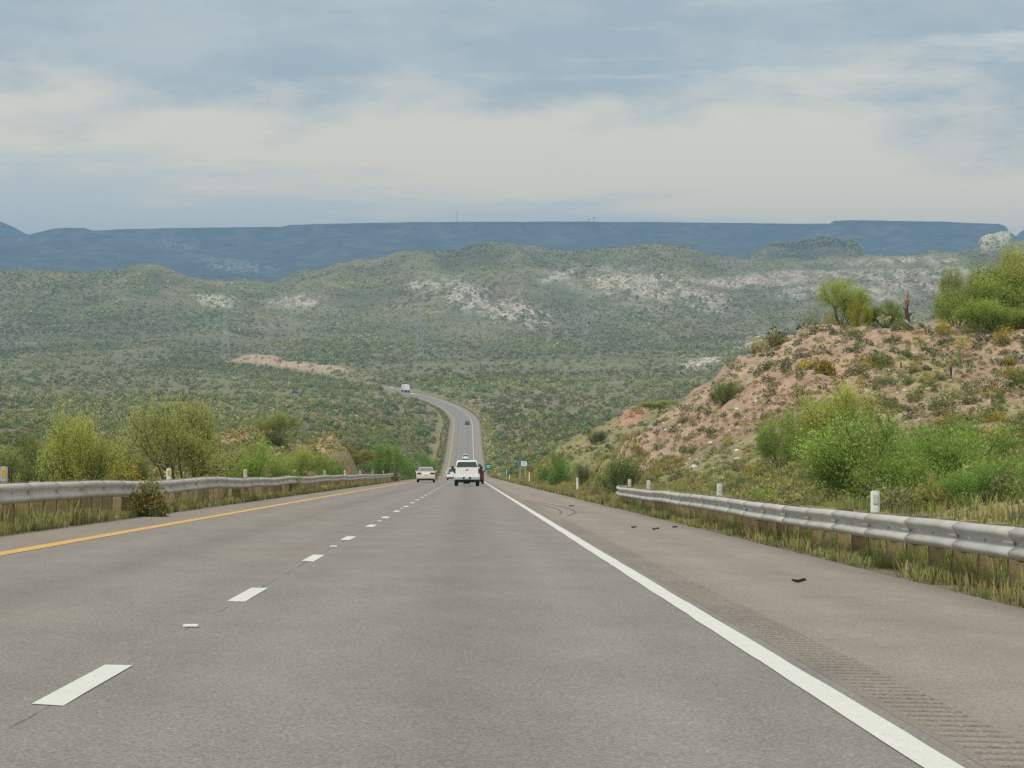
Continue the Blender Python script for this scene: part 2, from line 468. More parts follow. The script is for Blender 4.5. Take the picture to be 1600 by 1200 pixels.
rowP(4500, [(-500, 448), (0, 450), (200, 455), (300, 460), (340, 460), (400, 450), (440, 440), (480, 425), (560, 408), (640, 395), (700, 388), (740, 380), (770, 378), (800, 384), (850, 390), (950, 388), (1050, 384), (1080, 385), (1100, 392), (1130, 402), (1150, 406), (1250, 412), (1335, 408), (1350, 400), (1480, 395), (1560, 385), (1600, 380), (2400, 370)])
rowP(5200, [(-500, 470), (0, 470), (400, 465), (700, 450), (1000, 445), (1120, 432), (1250, 425), (1345, 420), (1600, 412), (2400, 405)])
rowP(6000, [(-500, 455), (1000, 450), (1110, 430), (1140, 412), (1155, 403), (1180, 396), (1195, 385), (1205, 379), (1240, 373), (1280, 370), (1310, 371), (1335, 378), (1348, 392), (1362, 412), (1420, 425), (2400, 420)])
rowP(6700, [(-500, 452), (1100, 440), (1250, 425), (1400, 435), (2400, 435)])
rowP(8000, [(-500, 440), (800, 440), (2400, 440)])
rowP(9500, [(-500, 408), (0, 412), (300, 410), (700, 404), (1200, 408), (2400, 408)])
rowP(10750, [(-500, 371), (0, 374), (80, 371), (300, 370), (700, 362), (1200, 364), (1570, 366), (1600, 374), (2400, 374)])
RIM = [(-500, 352), (0, 368), (50, 366), (68, 361), (82, 357.5), (105, 356), (130, 356.5), (146, 360.5), (200, 358), (300, 356), (440, 354.5), (452, 351.5), (540, 349), (640, 347), (900, 346), (1000, 347), (1200, 349), (1296, 350), (1303, 345), (1330, 344), (1480, 346.5), (1530, 349), (1560, 350), (1571, 354), (1578, 363), (1590, 372), (2400, 372)]
rowP(11000, RIM)
rowP(11400, [(a, b + 1.0 + (b - 470) * -.035) for a, b in RIM])
rowP(13000, [(-500, 400), (2400, 400)])

gy = np.concatenate([np.arange(-25, 20, 1.5), np.arange(20, 345, .6), np.arange(345, 1000, 4.), np.arange(1000, 2600, 8.),
                     np.arange(2600, 7000, 13.), np.arange(7000, 10600, 60.), np.arange(10600, 11450, 17.), np.arange(11450, 12900, 120.)])
gU = np.concatenate([np.linspace(-1.3, -.17, 70)[:-1], np.arange(-.17, .19, .00040), np.linspace(.19, 1.3, 70)])
rows.sort(key=lambda r: r[0])
RY = [r[0] for r in rows]
RZ = np.stack([np.interp(gU * (y + 45), xs, zs) for y, xs, zs in rows])
GZ = pchip(RY, RZ, gy)
GX = gU[None, :] * (gy[:, None] + 45); GYY = np.broadcast_to(gy[:, None], GX.shape)
GPX = PX0 + F * GX / np.maximum(GYY, 5)

# relief
near = sstep(20, 60, GYY) * (1 - sstep(300, 600, GYY))
amt = near * sstep(4.8, 8, np.maximum(GX, -GX - 2.4))
cutm = sstep(5.6, 7.5, GX) * sstep(125, 150, GYY) * (1 - sstep(186, 205, GYY))
lv_ = GZ / 1.15 + fbm(GX / 7, GYY / 10, 3, 81) * .7
fr_ = lv_ - np.floor(lv_)
GZ += cutm * (sstep(.25, .75, fr_) - fr_) * .55 * (.5 + vnoise(GX / 5, GYY / 8, 83))
GZ -= cutm * np.clip(.35 - np.abs(fbm((GX + GYY * .25) / 2.4, (GYY - GX * .4) / 11, 3, 85)), 0, 1) * .9
GZ += amt * (fbm(GX / 2.6, GYY / 4.0, 4, 3) * .30 + fbm(GX / 9, GYY / 14, 3, 4) * .45)
midw = sstep(300, 700, GYY) * (1 - sstep(2600, 3300, GYY))
GZ += midw * (fbm(GX / 45, GYY / 60, 4, 6) * 2.0)
hw = sstep(2700, 3400, GYY) * (1 - sstep(6700, 7200, GYY))
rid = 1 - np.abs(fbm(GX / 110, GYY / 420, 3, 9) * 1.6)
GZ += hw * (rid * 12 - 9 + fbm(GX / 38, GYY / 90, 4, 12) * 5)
mw = sstep(7300, 9000, GYY) * (1 - sstep(10800, 11000, GYY))
GZ += mw * ((1 - np.abs(fbm(GX / 330, GYY / 2500, 4, 21) * 1.8)) * 26 - 19)
GZ += sstep(10700, 11000, GYY) * fbm(GX / 60, GYY / 400, 3, 23) * 1.6

# bank on the outer side of the far bend
th = np.arctan(-np.clip(GYY - 1350, 0, None) / 3500)
S = (GX - cx(GYY)) * np.cos(th)
hb = np.interp(GYY, [2040, 2110, 2220, 2340, 2490, 2560], [0, .8, 3.5, 6.0, 8.0, 0])
bank = hb * sstep(8, 20, S + fbm(GX / 9, GYY / 20, 3, 31) * 3) * (1 - sstep(30, 75, S))
GZ += bank
# corridor
zr = prof(GYY) - 1.087 - .02 * np.clip(S, EL, ER) - .03
out = np.maximum(S - ER - .15, EL - .7 - S)
bl = np.interp(GYY, [0, 300, 600, 1200, 2600], [1.3, 2.0, 5, 9, 14])
w = sstep(0, 1, out / bl); w = np.where(GYY > 2590, 1, w)
drop = np.clip(out, 0, 1) * -.06
GZ = (zr + drop) * (1 - w) + GZ * w
hfix = (w > .2) & (GYY > 60) & (GYY < 345)

# ---- ground colours
def C(*a): return np.array(a, float)
n_a = fbm(GX / 6, GYY / 10, 4, 41); n_b = fbm(GX / 40, GYY / 90, 4, 43); n_c = fbm(GX / 1.2, GYY / 2, 3, 45)
PYV = PY0 - F * GZ / np.maximum(GYY, 5)
def mixc(A, B, t): return A + (B - A) * t[..., None]
green = C(.175, .18, .098); tan = C(.29, .24, .16); pink = C(.41, .30, .22); pale = C(.49, .395, .30); white = C(.60, .53, .43)
K = np.broadcast_to(green, GX.shape + (3,)).copy()
K = mixc(K, tan, np.clip(.35 + .8 * n_a + .4 * n_b, 0, 1) * (1 - sstep(1800, 3200, GYY)) * .85)
K = mixc(K, tan, np.clip(.25 + .9 * n_b, 0, .7) * sstep(1800, 3200, GYY))
# red earth of the cut and the mounds
cut = sstep(8, 13, GX + (GYY - 120) * .05 - 1) * sstep(112, 128, GYY + n_a * 8) * (1 - sstep(184, 205, GYY)) * (GX > 5)
cut = np.maximum(cut, sstep(5.6, 6.6, GX) * sstep(128, 150, GYY) * (1 - sstep(184, 205, GYY)))
soil = mixc(np.broadcast_to(pink, K.shape), pale, np.clip(.4 + n_a * .9 + n_c * .5, 0, 1))
soil = mixc(soil, C(.40, .235, .155), np.clip(n_b * 1.2 + n_a * .4 - .12, 0, .6))
K = mixc(K, soil, cut * np.clip(1.05 - np.clip(n_a * .7 + n_c * .3, 0, .35) , 0, 1))
lowr = sstep(6.5, 8.5, GX) * (1 - sstep(108, 126, GYY)) * (GYY > 15)
K = mixc(K, soil, lowr * np.clip(.30 + n_a * 1.2, 0, .9))
def blob(px, y, rx, ry): return np.exp(-((GPX - px) / rx) ** 2 - ((GYY - y) / ry) ** 2)
md = np.clip(blob(380, 235, 34, 45) * 1.7 + blob(522, 250, 34, 30) * 1.6 + blob(990, 322, 22, 22) * 1.6 + blob(940, 318, 30, 20) * .5 + blob(905, 300, 40, 30) * .3, 0, 1)
K = mixc(K, mixc(np.broadcast_to(C(.47, .26, .17), K.shape), pale, np.clip(.3 + n_a, 0, 1)), md)
kn = sstep(6.5, 9, GX) * sstep(268, 285, GYY) * (1 - sstep(345, 360, GYY)) * (1 - md)
K = mixc(K, mixc(np.broadcast_to(C(.30, .28, .13), K.shape), C(.20, .24, .09), np.clip(.45 + n_a * 1.2, 0, 1)), kn * .85)
mound2 = np.clip(blob(660, 1000, 40, 200) + blob(860, 1000, 40, 300) + blob(780, 1500, 60, 250) + blob(500, 1100, 200, 250) * .5 + blob(200, 900, 200, 150) * .5, 0, 1) * np.clip(n_a * 2.0, 0, 1)
K = mixc(K, C(.44, .29, .20), mound2 * .8)
K = mixc(K, mixc(np.broadcast_to(C(.44, .31, .22), K.shape), C(.50, .41, .31), np.clip(.3 + n_a * 1.3, 0, 1)), np.clip(bank / 4, 0, 1) * sstep(9, 13, S) * (1 - sstep(24, 40, S)))
hg = cut * sstep(1330, 1420, GPX) * np.clip(fbm(GX / 4, GYY / 9, 4, 111) * 1.6 + .05, 0, .75)
K = mixc(K, C(.27, .255, .12), hg)
hg2 = sstep(6, 7.5, GX) * sstep(95, 110, GYY) * (1 - sstep(128, 140, GYY)) * np.clip(.55 + n_a, 0, .9)
K = mixc(K, C(.25, .25, .11), hg2)
# roadside verge
vgw = np.where((GX > 0) & (GYY > 118) & (GYY < 205), .38, 1.0)
vg = (sstep(.0, .6, out) * (1 - sstep(3.0 * vgw, 6.5 * vgw, out + n_a * 1.5))) * (GYY < 2500) * (GYY > 10)
vcol = mixc(np.broadcast_to(C(.34, .29, .135), K.shape), C(.20, .22, .08), np.clip(.3 + n_a * 1.1, 0, 1))
K = mixc(K, vcol, vg * np.where(GX > 0, np.interp(GYY, [20, 100, 140], [.5, .7, 1.0]), .55))
edge_l = (1 - sstep(.3, .9, np.abs(out - .2))) * (GYY < 2400)
K = mixc(K, C(.20, .155, .115), edge_l * .8)
# pale rock outcrops on the hills
def reg(px, py, rx, ry, tilt=0.0):
    dx = GPX - px; dy = (PYV - py) - tilt * dx
    return np.exp(-((dx / rx) ** 2) ** 1.5 - ((dy / ry) ** 2) ** 1.5)
rk = np.zeros_like(GX)
for a in [(780, 480, 95, 24, .33), (665, 447, 26, 8, 0), (1000, 446, 85, 22, .10), (870, 430, 30, 9, -.2), (1170, 440, 95, 9, -.02), (1300, 430, 120, 8, 0), (1420, 408, 90, 7, -.03),
          (1330, 458, 110, 18, 0), (1480, 440, 130, 22, 0), (1400, 440, 40, 22, 0), (460, 472, 42, 10, 0), (335, 470, 30, 9, .1), (1190, 532, 45, 12, -.35), (1090, 570, 40, 10, -.2),
          (1100, 470, 60, 16, .2)]:
    rk = np.maximum(rk, reg(*a))
rk *= np.where(GPX > 1130, .72, 1.0) * sstep(2000, 2300, GYY) * (1 - sstep(5000, 5300, GYY))
knob = np.exp(-((GPX - 1555 + 5 * fbm(GX / 9, GYY / 30, 3, 58)) / 26) ** 12) * sstep(4300, 4420, GYY) * (1 - sstep(4560, 4640, GYY))
GZ += knob * 15 * (1 + .12 * fbm(GX / 8, GYY / 20, 3, 55))
rk = np.maximum(rk, knob)
nr = np.clip(.5 + fbm(GX / 9, GYY / 40, 4, 51, .65) * 1.8, 0, 1)
GZ += rk * fbm(GX / 8, GYY / 22, 4, 57, .6) * 2.2
K = mixc(K, mixc(np.broadcast_to(white, K.shape), C(.36, .30, .23), np.clip(n_b * .8 + .3, 0, .8)), np.clip(rk * 1.3, 0, 1) * nr)
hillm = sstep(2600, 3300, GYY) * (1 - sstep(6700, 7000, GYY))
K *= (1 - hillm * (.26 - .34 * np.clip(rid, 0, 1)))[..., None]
K = mixc(K, C(.52, .475, .40) * np.ones_like(K), knob * .85)
butte = sstep(5500, 5700, GYY) * (1 - sstep(6500, 6800, GYY)) * np.exp(-((GPX - 1262) / 120) ** 4)
K = mixc(K, np.where((PYV < 386)[..., None], C(.05, .045, .035), mixc(np.broadcast_to(C(.09, .085, .06), K.shape), C(.24, .18, .13), np.clip(n_b * 1.5 + .2, 0, 1))), butte)
mes = sstep(7000, 7600, GYY)
mc = mixc(np.broadcast_to(C(.055, .06, .045), K.shape), C(.22, .18, .12), np.clip(.2 + n_b * 1.5 + fbm(GX / 140, GYY / 900, 4, 47) * .8, 0, 1) * .36)
mc = mixc(mc, C(.03, .03, .028), sstep(10850, 10990, GYY) * .6)
mc = mixc(mc, C(.30, .27, .22), np.clip(reg(370, 416, 50, 9, .1) * 1.2 + reg(275, 382, 40, 10, .2) * .5, 0, 1) * np.clip(n_a * 2 + .35, 0, 1))
K = mixc(K, mc, mes)
del n_c


def grid_obj(name, r0, r1, mat, skip=1):
    v = np.stack([GX[r0:r1], GYY[r0:r1], GZ[r0:r1]], -1)
    R, Cn = v.shape[:2]
    idx = np.arange(R * Cn).reshape(R, Cn)
    f = np.stack([idx[:-1, :-1], idx[:-1, 1:], idx[1:, 1:], idx[1:, :-1]], -1).reshape(-1, 4)
    return np_mesh(name, v.reshape(-1, 3), f, mat, cols=K[r0:r1].reshape(-1, 3), smooth=True)

i1 = int(np.searchsorted(gy, 2600)); i2 = int(np.searchsorted(gy, 7000))
tag(grid_obj('ground', 0, i1 + 1, M['ground']), kind='structure')
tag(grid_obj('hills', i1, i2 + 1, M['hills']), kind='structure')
tag(grid_obj('mesa', i2, len(gy), M['mesa']), kind='structure')

# far mountains behind the ends of the mesa
mpx = np.arange(-500, 2300, 6.0); Ym = 15000.0
top = np.interp(mpx, [-500, -120, -60, -20, 0, 20, 42, 80, 300, 1500, 1580, 1592, 1600, 1640, 1720, 1900, 2300], [350, 322, 330, 338, 346, 354, 366, 380, 400, 400, 380, 364, 359, 354, 352, 362, 370])
vm = []
for k in range(14):
    t = k / 13
    vm.append(np.stack([(mpx - PX0) / F * Ym, Ym - 2600 * (1 - t) + 0 * mpx, ((PY0 - top) / F * Ym) * t ** 1.4 - 60 * (1 - t) + fbm(mpx / 14, 0 * mpx + k * .7, 4, 77) * 26 * (1 - t) * t], -1))
for k in range(1, 5):
    vm.append(vm[13] + np.array([0, 350.0 * k, -60.0 * k * k]))
vm = np.stack(vm); R_, C_ = vm.shape[:2]; ix = np.arange(R_ * C_).reshape(R_, C_)
fm = np.stack([ix[:-1, :-1], ix[:-1, 1:], ix[1:, 1:], ix[1:, :-1]], -1).reshape(-1, 4)
tag(np_mesh('mountain', vm.reshape(-1, 3), fm, M['mesa'], cols=np.full((R_ * C_, 3), .06), smooth=True), kind='structure')


def gz(x, y):
    """height of the ground mesh"""
    x = np.asarray(x, float); y = np.asarray(y, float)
    j = np.clip(np.searchsorted(gy, y) - 1, 0, len(gy) - 2)
    ty = np.clip((y - gy[j]) / (gy[j + 1] - gy[j]), 0, 1)
    U = x / (y + 45)
    i = np.clip(np.searchsorted(gU, U) - 1, 0, len(gU) - 2)
    tx = np.clip((U - gU[i]) / (gU[i + 1] - gU[i]), 0, 1)
    a = GZ[j, i] * (1 - tx) + GZ[j, i + 1] * tx; b = GZ[j + 1, i] * (1 - tx) + GZ[j + 1, i + 1] * tx
    return a * (1 - ty) + b * ty


def fld(A, x, y):
    j = np.clip(np.searchsorted(gy, y), 0, len(gy) - 1); i = np.clip(np.searchsorted(gU, x / (y + 45)), 0, len(gU) - 1)
    return A[j, i]


# haze: a shallow layer of blue desert air over the whole valley
hm = bpy.data.materials.new('haze'); hm.use_nodes = True
T = NT(hm.node_tree)
ho = T.n('ShaderNodeOutputMaterial')
va = T.n('ShaderNodeVolumeAbsorption'); va.inputs['Color'].default_value = (0, 0, 0, 1); va.inputs['Density'].default_value = 1 / 12000
ve = T.n('ShaderNodeEmission'); ve.inputs[0].default_value = (.185, .325, .465, 1); ve.inputs[1].default_value = 1 / 12000  # volume glow stands in for sky light scattered by the air
ad = T.n('ShaderNodeAddShader'); T.l(va.outputs[0], ad.inputs[0]); T.l(ve.outputs[0], ad.inputs[1]); T.l(ad.outputs[0], ho.inputs['Volume'])
bm = bmesh.new(); add_box(bm, (0, 8200, 70), (14000, 16900, 420))
tag(bm_obj('haze', bm, hm), kind='structure')

# ------------------------------------------------------------------ the pavement
st = np.concatenate([np.arange(-20, 60, 1.0), np.arange(60, 300, 2.0), np.arange(300, 1340, 5.0), np.arange(1340, 2580, 4.0)])
def strip(name, svals, ys, mat, dz, tint=None, kind='structure'):
    svals = np.asarray(svals, float)
    P = np.stack([road_pt(s, ys, dz) for s in svals], 1)
    R, Cn = P.shape[:2]; ix = np.arange(R * Cn).reshape(R, Cn)
    f = np.stack([ix[:-1, :-1], ix[:-1, 1:], ix[1:, 1:], ix[1:, :-1]], -1).reshape(-1, 4)
    tv = np.ones((len(svals), 3)) if tint is None else np.array([tint(s) for s in svals])
    cc = np.broadcast_to(tv[None], (R, Cn, 3)).reshape(-1, 3)
    o = np_mesh(name, P.reshape(-1, 3), f, mat, cols=cc, lat=np.tile(svals, R))
    if kind: tag(o, kind=kind)
    return o
def lane_tint(s):
    # wheel paths a little lighter, oil track in lane middles darker
    v = 1.0
    for c in (-.04, -3.7):
        v += .07 * math.exp(-((s - c - .85) / .35) ** 2) + .07 * math.exp(-((s - c + .85) / .35) ** 2) - .10 * math.exp(-((s - c) / .4) ** 2)
    wob = .02 * math.sin(s * 9.1)
    br = 1 if s < -1.87 else 0
    return (v + wob + .012 + .02 * br, v + wob - .008 * br, v + wob - .012 - .04 * br)
strip('road', np.linspace(-5.75, 1.97, 48), st, M['asphalt'], 0.0, lane_tint)
RS0, RS1 = 2.03, 2.34
def sh_tint(s):
    v = 1 + .05 * math.sin(s * 5) - .16 * math.exp(-((s - 4.8) / .25) ** 2) - .10 * math.exp(-((s - 1.97) / .12) ** 2)
    return (v, v * .985, v * .97)
strip('road_shoulder', np.linspace(RS1, ER, 14), st, M['shoulder'], 0.0, sh_tint)
strip('road_shoulder', [1.972, RS0], st, M['shoulder'], 0.0, lambda s: (.8, .8, .8))
strip('road_shoulder', np.linspace(EL, -5.752, 6), st, M['shoulder'], 0.0, lambda s: (.92, .9, .88))
# milled rumble strip: grooves every 0.30 m
gy_r = np.arange(9, 330, .3)
ry = (gy_r[:, None] + np.array([0, .05, .085, .14, .175, .225])[None]).ravel()
dp = np.tile(np.array([0, 0, -.018, -.018, 0, 0]), len(gy_r)); tn = np.tile(np.array([1, .85, .16, .16, .85, 1]), len(gy_r))
fade = .86 + .14 * vnoise(ry / 2.0, ry * 0, 5)
ss = np.array([RS0, RS0 + .02, RS1 - .02, RS1])
Pr = np.stack([road_pt(s, ry) for s in ss], 1)
Pr[:, 1, 2] += dp; Pr[:, 2, 2] += dp
cr = np.stack([np.ones_like(tn), tn, tn, np.ones_like(tn)], 1) * fade[:, None]
Rr, Cr = Pr.shape[:2]; ix = np.arange(Rr * Cr).reshape(Rr, Cr)
fr = np.stack([ix[:-1, :-1], ix[:-1, 1:], ix[1:, 1:], ix[1:, :-1]], -1).reshape(-1, 4)
tag(np_mesh('rumble_strip', Pr.reshape(-1, 3), fr, M['groove'], cols=np.repeat(cr.reshape(-1, 1), 3, 1)), kind='structure')
strip('road_shoulder', [RS0, RS1], np.concatenate([[-20, 9.0]]), M['shoulder'], 0.0)
strip('road_shoulder', [RS0, RS1], st[st >= 330], M['shoulder'], 0.0, lambda s: (.9, .9, .9))
# painted lines
def wob_strip(name, s0, s1, mat, ys):
    c = (s0 + s1) / 2; hw_ = (s1 - s0) / 2
    wl = fbm(ys / 1.5, ys * 0, 2, 91) * .008
    L = road_pt(c - hw_ + wl, ys, .005); Rr = road_pt(c + hw_ + fbm(ys / 1.5, ys * 0 + 5, 2, 93) * .008, ys, .005)
    P = np.stack([L, Rr], 1); n = len(ys); ix = np.arange(2 * n).reshape(n, 2)
    f = np.stack([ix[:-1, 0], ix[:-1, 1], ix[1:, 1], ix[1:, 0]], -1)
    return tag(np_mesh(name, P.reshape(-1, 3), f, mat), kind='structure')
st2 = np.unique(np.concatenate([st, np.arange(8, 60, .5)]))
wob_strip('white_edge_line', 1.72, 1.885, M['white_paint'], st2)
wob_strip('yellow_edge_line', -5.67, -5.43, M['yellow_paint'], st2)
vs, fs_ = [], []
for k in range(-2, 190):
    yc = 16.8 + 12.19 * k
    if yc < 720:
        ysd = np.linspace(yc - 1.55, yc + 1.55, 5)
        j = random.uniform(-.02, .02)
        P = np.stack([road_pt(-1.945 + j, ysd, .005), road_pt(-1.795 + j, ysd, .005)], 1)
        P[0, :, 1] += [random.uniform(-.05, .05), random.uniform(-.05, .05)]
        b = len(vs) * 10; vs.append(P.reshape(-1, 3))
        for q in range(4): fs_.append((b + 2 * q, b + 2 * q + 1, b + 2 * q + 3, b + 2 * q + 2))
tag(np_mesh('dashed_lane_line', np.concatenate(vs), np.array(fs_), M['white_paint']), kind='structure')
# dark tyre marks curling over the shoulder
def skid(pts, wd):
    p = np.array(pts, float); t = np.linspace(0, 1, 24); k = np.linspace(0, 1, len(p))
    s = np.polyval(np.polyfit(k, p[:, 0], 3), t); y = np.polyval(np.polyfit(k, p[:, 1], 3), t)
    P = np.stack([road_pt(s - wd / 2, y, .004), road_pt(s + wd / 2, y, .004)], 1); ix = np.arange(48).reshape(24, 2)
    f = np.stack([ix[:-1, 0], ix[:-1, 1], ix[1:, 1], ix[1:, 0]], -1)
    tag(np_mesh('skid_mark', P.reshape(-1, 3), f, M['skid']), kind='structure')
skid([(2.6, 88), (3.0, 96), (3.15, 104), (3.05, 113), (2.7, 124), (2.3, 134)], .10)
skid([(2.45, 90), (2.7, 100), (2.72, 108), (2.5, 118), (2.2, 128)], .07)

for i, k in enumerate((0, 2, 4, 6)):
    bm = bmesh.new(); add_box(bm, (0, 0, .008), (.10, .10, .016), .005)
    o = bm_obj('pavement_marker', bm, M['white_plastic'])
    o.location = road_pt(-1.87, 22.9 + 12.19 * k, .004); o.rotation_euler = road_rot(22.9)
    tag(o, ['small white raised marker in the gap between the two nearest lane dashes', 'small white raised marker between the third and fourth lane dashes from the camera',
            'small white raised marker between the fifth and sixth lane dashes from the camera', 'tiny white raised marker between the seventh and eighth lane dashes'][i], 'road marker', 'raised pavement markers on the lane line')

# ------------------------------------------------------------------ guardrails
W_SEC = [(0, -.155), (.018, -.152), (.045, -.135), (.08, -.112), (.083, -.085), (.07, -.062), (.02, -.03), (.004, 0), (.02, .03), (.07, .062), (.083, .085), (.08, .112), (.045, .135), (.018, .152), (0, .155)]
def guardrail(side, s_at, y0, y1, label, topz, seed, flare=None, name='guardrail', posts=True, stepy=.9525):
    root = empty(name, tuple(road_pt(s_at(y0), y0)))
    tag(root, label, 'guardrail')
    org = np.array(road_pt(s_at(y0), y0))
    ys = np.arange(y0, y1, stepy); sec = np.array(W_SEC)
    dzv = topz - .155 + fbm(ys / 14, ys * 0, 3, seed) * .05 + fbm(ys / 40, ys * 0 + 3, 2, seed + 5) * .05
    dsv = fbm(ys / 9, ys * 0 + 8, 2, seed + 2) * .03
    P = []
    for (o, z) in sec:
        q = road_pt(np.array([s_at(y) for y in ys]) + dsv - side * o, ys); q[:, 2] += z + dzv; P.append(q - org)
    P = np.stack(P, 1); R, Cn = P.shape[:2]
    v, f, vc = [], [], []
    for k0 in range(0, R - 1, 4):               # lapped 3.8 m lengths
        k1 = min(k0 + 4, R - 1); seg = P[k0:k1 + 1].copy(); nrm = np.array([-side * 1.0, 0, 0])
        if k1 < R - 1: seg[-1] = P[k1] + (P[k1 + 1] - P[k1]) * .32
        lift = np.linspace(.0025, .0, len(seg))[:, None, None] * nrm; seg = seg + lift
        b = len(v); v += seg.reshape(-1, 3).tolist(); n_r = len(seg)
        tn_ = random.uniform(.92, 1.05); tb = random.uniform(.97, 1.03); vc += [[tn_, tn_, tn_ * tb]] * (n_r * Cn)
        for a in range(n_r - 1):
            for c in range(Cn - 1): f.append([b + a * Cn + c, b + a * Cn + c + 1, b + (a + 1) * Cn + c + 1, b + (a + 1) * Cn + c])
    nb = len(f)
    if posts:                                   # splice and post bolts, small dark heads on the traffic face
        for i in range(2, R - 1, 2):
            spots = [(.006, 0, 0)]
            if i % 4 == 0: spots += [(.05, .075, -.09), (.05, .075, .09), (.05, -.075, -.09), (.05, -.075, .09), (.05, .045, -.18), (.05, -.045, -.18)]
            for (oo, zz, dy) in spots:
                c0 = np.array(P[i, 7]); c0 = c0 + np.array([-side * (oo + .012), dy, zz]); r = .011 if len(spots) > 1 and zz else .018
                b = len(v)
                for a in range(6): v.append([c0[0], c0[1] + r * 1.3 * math.cos(a * 1.047), c0[2] + r * math.sin(a * 1.047)]); vc.append([1, 1, 1])
                f += [[b, b + 1, b + 2, b + 3], [b, b + 3, b + 4, b + 5]]
    rail = np_mesh('rail', v, f, [M['galv'], M['rust']], root, cols=vc, smooth=False)
    mi = np.zeros(len(f), np.int32); mi[nb:] = 1
    rail.data.polygons.foreach_set('material_index', mi)
    sm = np.ones(len(f), bool); sm[nb:] = False; rail.data.polygons.foreach_set('use_smooth', sm)
    sol = rail.modifiers.new('thickness', 'SOLIDIFY'); sol.thickness = .002
    # rolled end of the rail
    if flare:
        bm = bmesh.new(); e = Vector(P[-1, 7])
        for k in range(6):
            a0, a1 = k * .5, (k + 1) * .5
            for (za, zb) in ((-.15, .15),):
                p0 = e + Vector((side * .16 * (1 - math.cos(a0)), .16 * math.sin(a0), 0)); p1 = e + Vector((side * .16 * (1 - math.cos(a1)), .16 * math.sin(a1), 0))
                add_quad(bm, [p0 + Vector((0, 0, za)), p1 + Vector((0, 0, za)), p1 + Vector((0, 0, zb)), p0 + Vector((0, 0, zb))])
        bm_obj('end_terminal', bm, M['galv_plain'], root)
    if not posts: return root
    # posts with blockouts behind the rail
    pm = bmesh.new(); add_box(pm, (0, 0, topz / 2 - .28), (.20, .15, topz + .50), .012)
    po = bpy.data.meshes.new('post'); pm.to_mesh(po); pm.free(); po.materials.append(M['wood'])
    bmk = bmesh.new(); add_box(bmk, (0, 0, 0), (.19, .145, .34), .01)
    bo = bpy.data.meshes.new('blockout'); bmk.to_mesh(bo); bmk.free(); bo.materials.append(M['wood'])
    rest = bmesh.new()
    for n_, i in enumerate(range(0, R - 1, 2)):
        c0 = Vector(P[i, 7]); base = c0 + Vector((side * .31, 0, -dzv[i]))
        if n_ < 100:
            p = mesh_obj('post', po, root, base); p.rotation_euler = (random.uniform(-.02, .02), random.uniform(-.02, .02), 0)
            t = random.uniform(.5, 1.25); g = random.uniform(-.05, .12); p.color = (t, t * (1 + g), t * (1 + g * .4), 1)
            k = mesh_obj('blockout', bo, p, (-side * .198, 0, dzv[i])); k.color = (t * 1.1, t * (1.1 + g), t * 1.1, 1)
        else:
            add_box(rest, base + Vector((0, 0, topz / 2 - .28)), (.20, .15, topz + .5)); add_box(rest, c0 + Vector((side * .105, 0, 0)), (.19, .145, .34))
    if len(rest.verts):
        o = bm_obj('posts', rest, M['wood'], root); o['kind'] = 'stuff'
        o.name = 'post_row'
    else: rest.free()
    return root

guardrail(-1, lambda y: -7.22, 44, 373, 'long galvanised guardrail with yellow-faced markers beside the yellow line', .75, 201)
guardrail(1, lambda y: 5.12 + .35 * max(0, (y - 108) / 15) ** 2, 24, 123, 'galvanised guardrail on wooden posts below the red earth slope', .645, 302, flare=True)
guardrail(1, lambda y: 5.6, 560, 640, 'short distant guardrail beyond the pickup where the grade flattens', .8, 404, posts=True)
guardrail(1, lambda y: 5.6, 1430, 1660, 'distant curved guardrail on the outer side of the far bend', .8, 405, posts=False)

# delineators standing on the rails
def delineator(reflect):
    bm = bmesh.new()
    n = 7
    pts = [(-.06 + .12 * i / (n - 1), -.012 + .022 * (abs(i - 3) / 3) ** 2) for i in range(n)]
    vb = [bm.verts.new((x, y, -.06)) for x, y in pts]; vt = [bm.verts.new((x, y, .235 + .012 * (1 - ((x / .06) ** 4)))) for x, y in pts]
    for i in range(n - 1): bm.faces.new((vb[i], vb[i + 1], vt[i + 1], vt[i]))
    bmesh.ops.solidify(bm, geom=bm.faces[:], thickness=.008)
    add_box(bm, (0, .02, -.03), (.10, .03, .09), .004)
    me = bpy.data.meshes.new('marker_body'); bmesh.ops.recalc_face_normals(bm, faces=bm.faces); bm.to_mesh(me); bm.free(); me.materials.append(M['white_plastic'])
    bm = bmesh.new(); add_box(bm, (0, -.020, .135), (.062, .008, .125), .003)
    mr = bpy.data.meshes.new('reflector'); bm.to_mesh(mr); bm.free(); mr.materials.append(reflect)
    return me, mr
dm, dr = delineator(M['yellow_reflector']); gm, gr_ = delineator(M['grey_reflector'])
ORD = ['first', 'second', 'third', 'fourth', 'fifth', 'sixth', 'seventh', 'eighth', 'ninth', 'tenth', 'eleventh']
def put_delin(me, mr, s, y, h, label, group):
    r = empty('delineator', tuple(road_pt(s, y, h))); tag(r, label, 'reflector post', group)
    r.rotation_euler = (random.uniform(-.03, .03), random.uniform(-.04, .04), random.uniform(-.15, .15))
    mesh_obj('marker_body', me, r); mesh_obj('reflector', mr, r)
ly = [54.3, 84.3, 113.3, 145, 176, 205, 234, 265, 298, 330, 365]
for i, y in enumerate(ly):
    put_delin(dm, dr, -7.43, y, .78, f'white marker with yellow reflector on the guardrail by the yellow line, {ORD[i]} from the camera', 'yellow-faced markers on the guardrail by the yellow line')
for i, (y, s) in enumerate([(44.8, 5.38), (72.5, 5.38), (100.9, 5.38), (116.5, 5.55)]):
    put_delin(gm, gr_, s, y, .70, f'white marker with grey reflector on the guardrail under the red slope, {ORD[i]} from the camera', 'grey-faced markers on the guardrail under the slope')

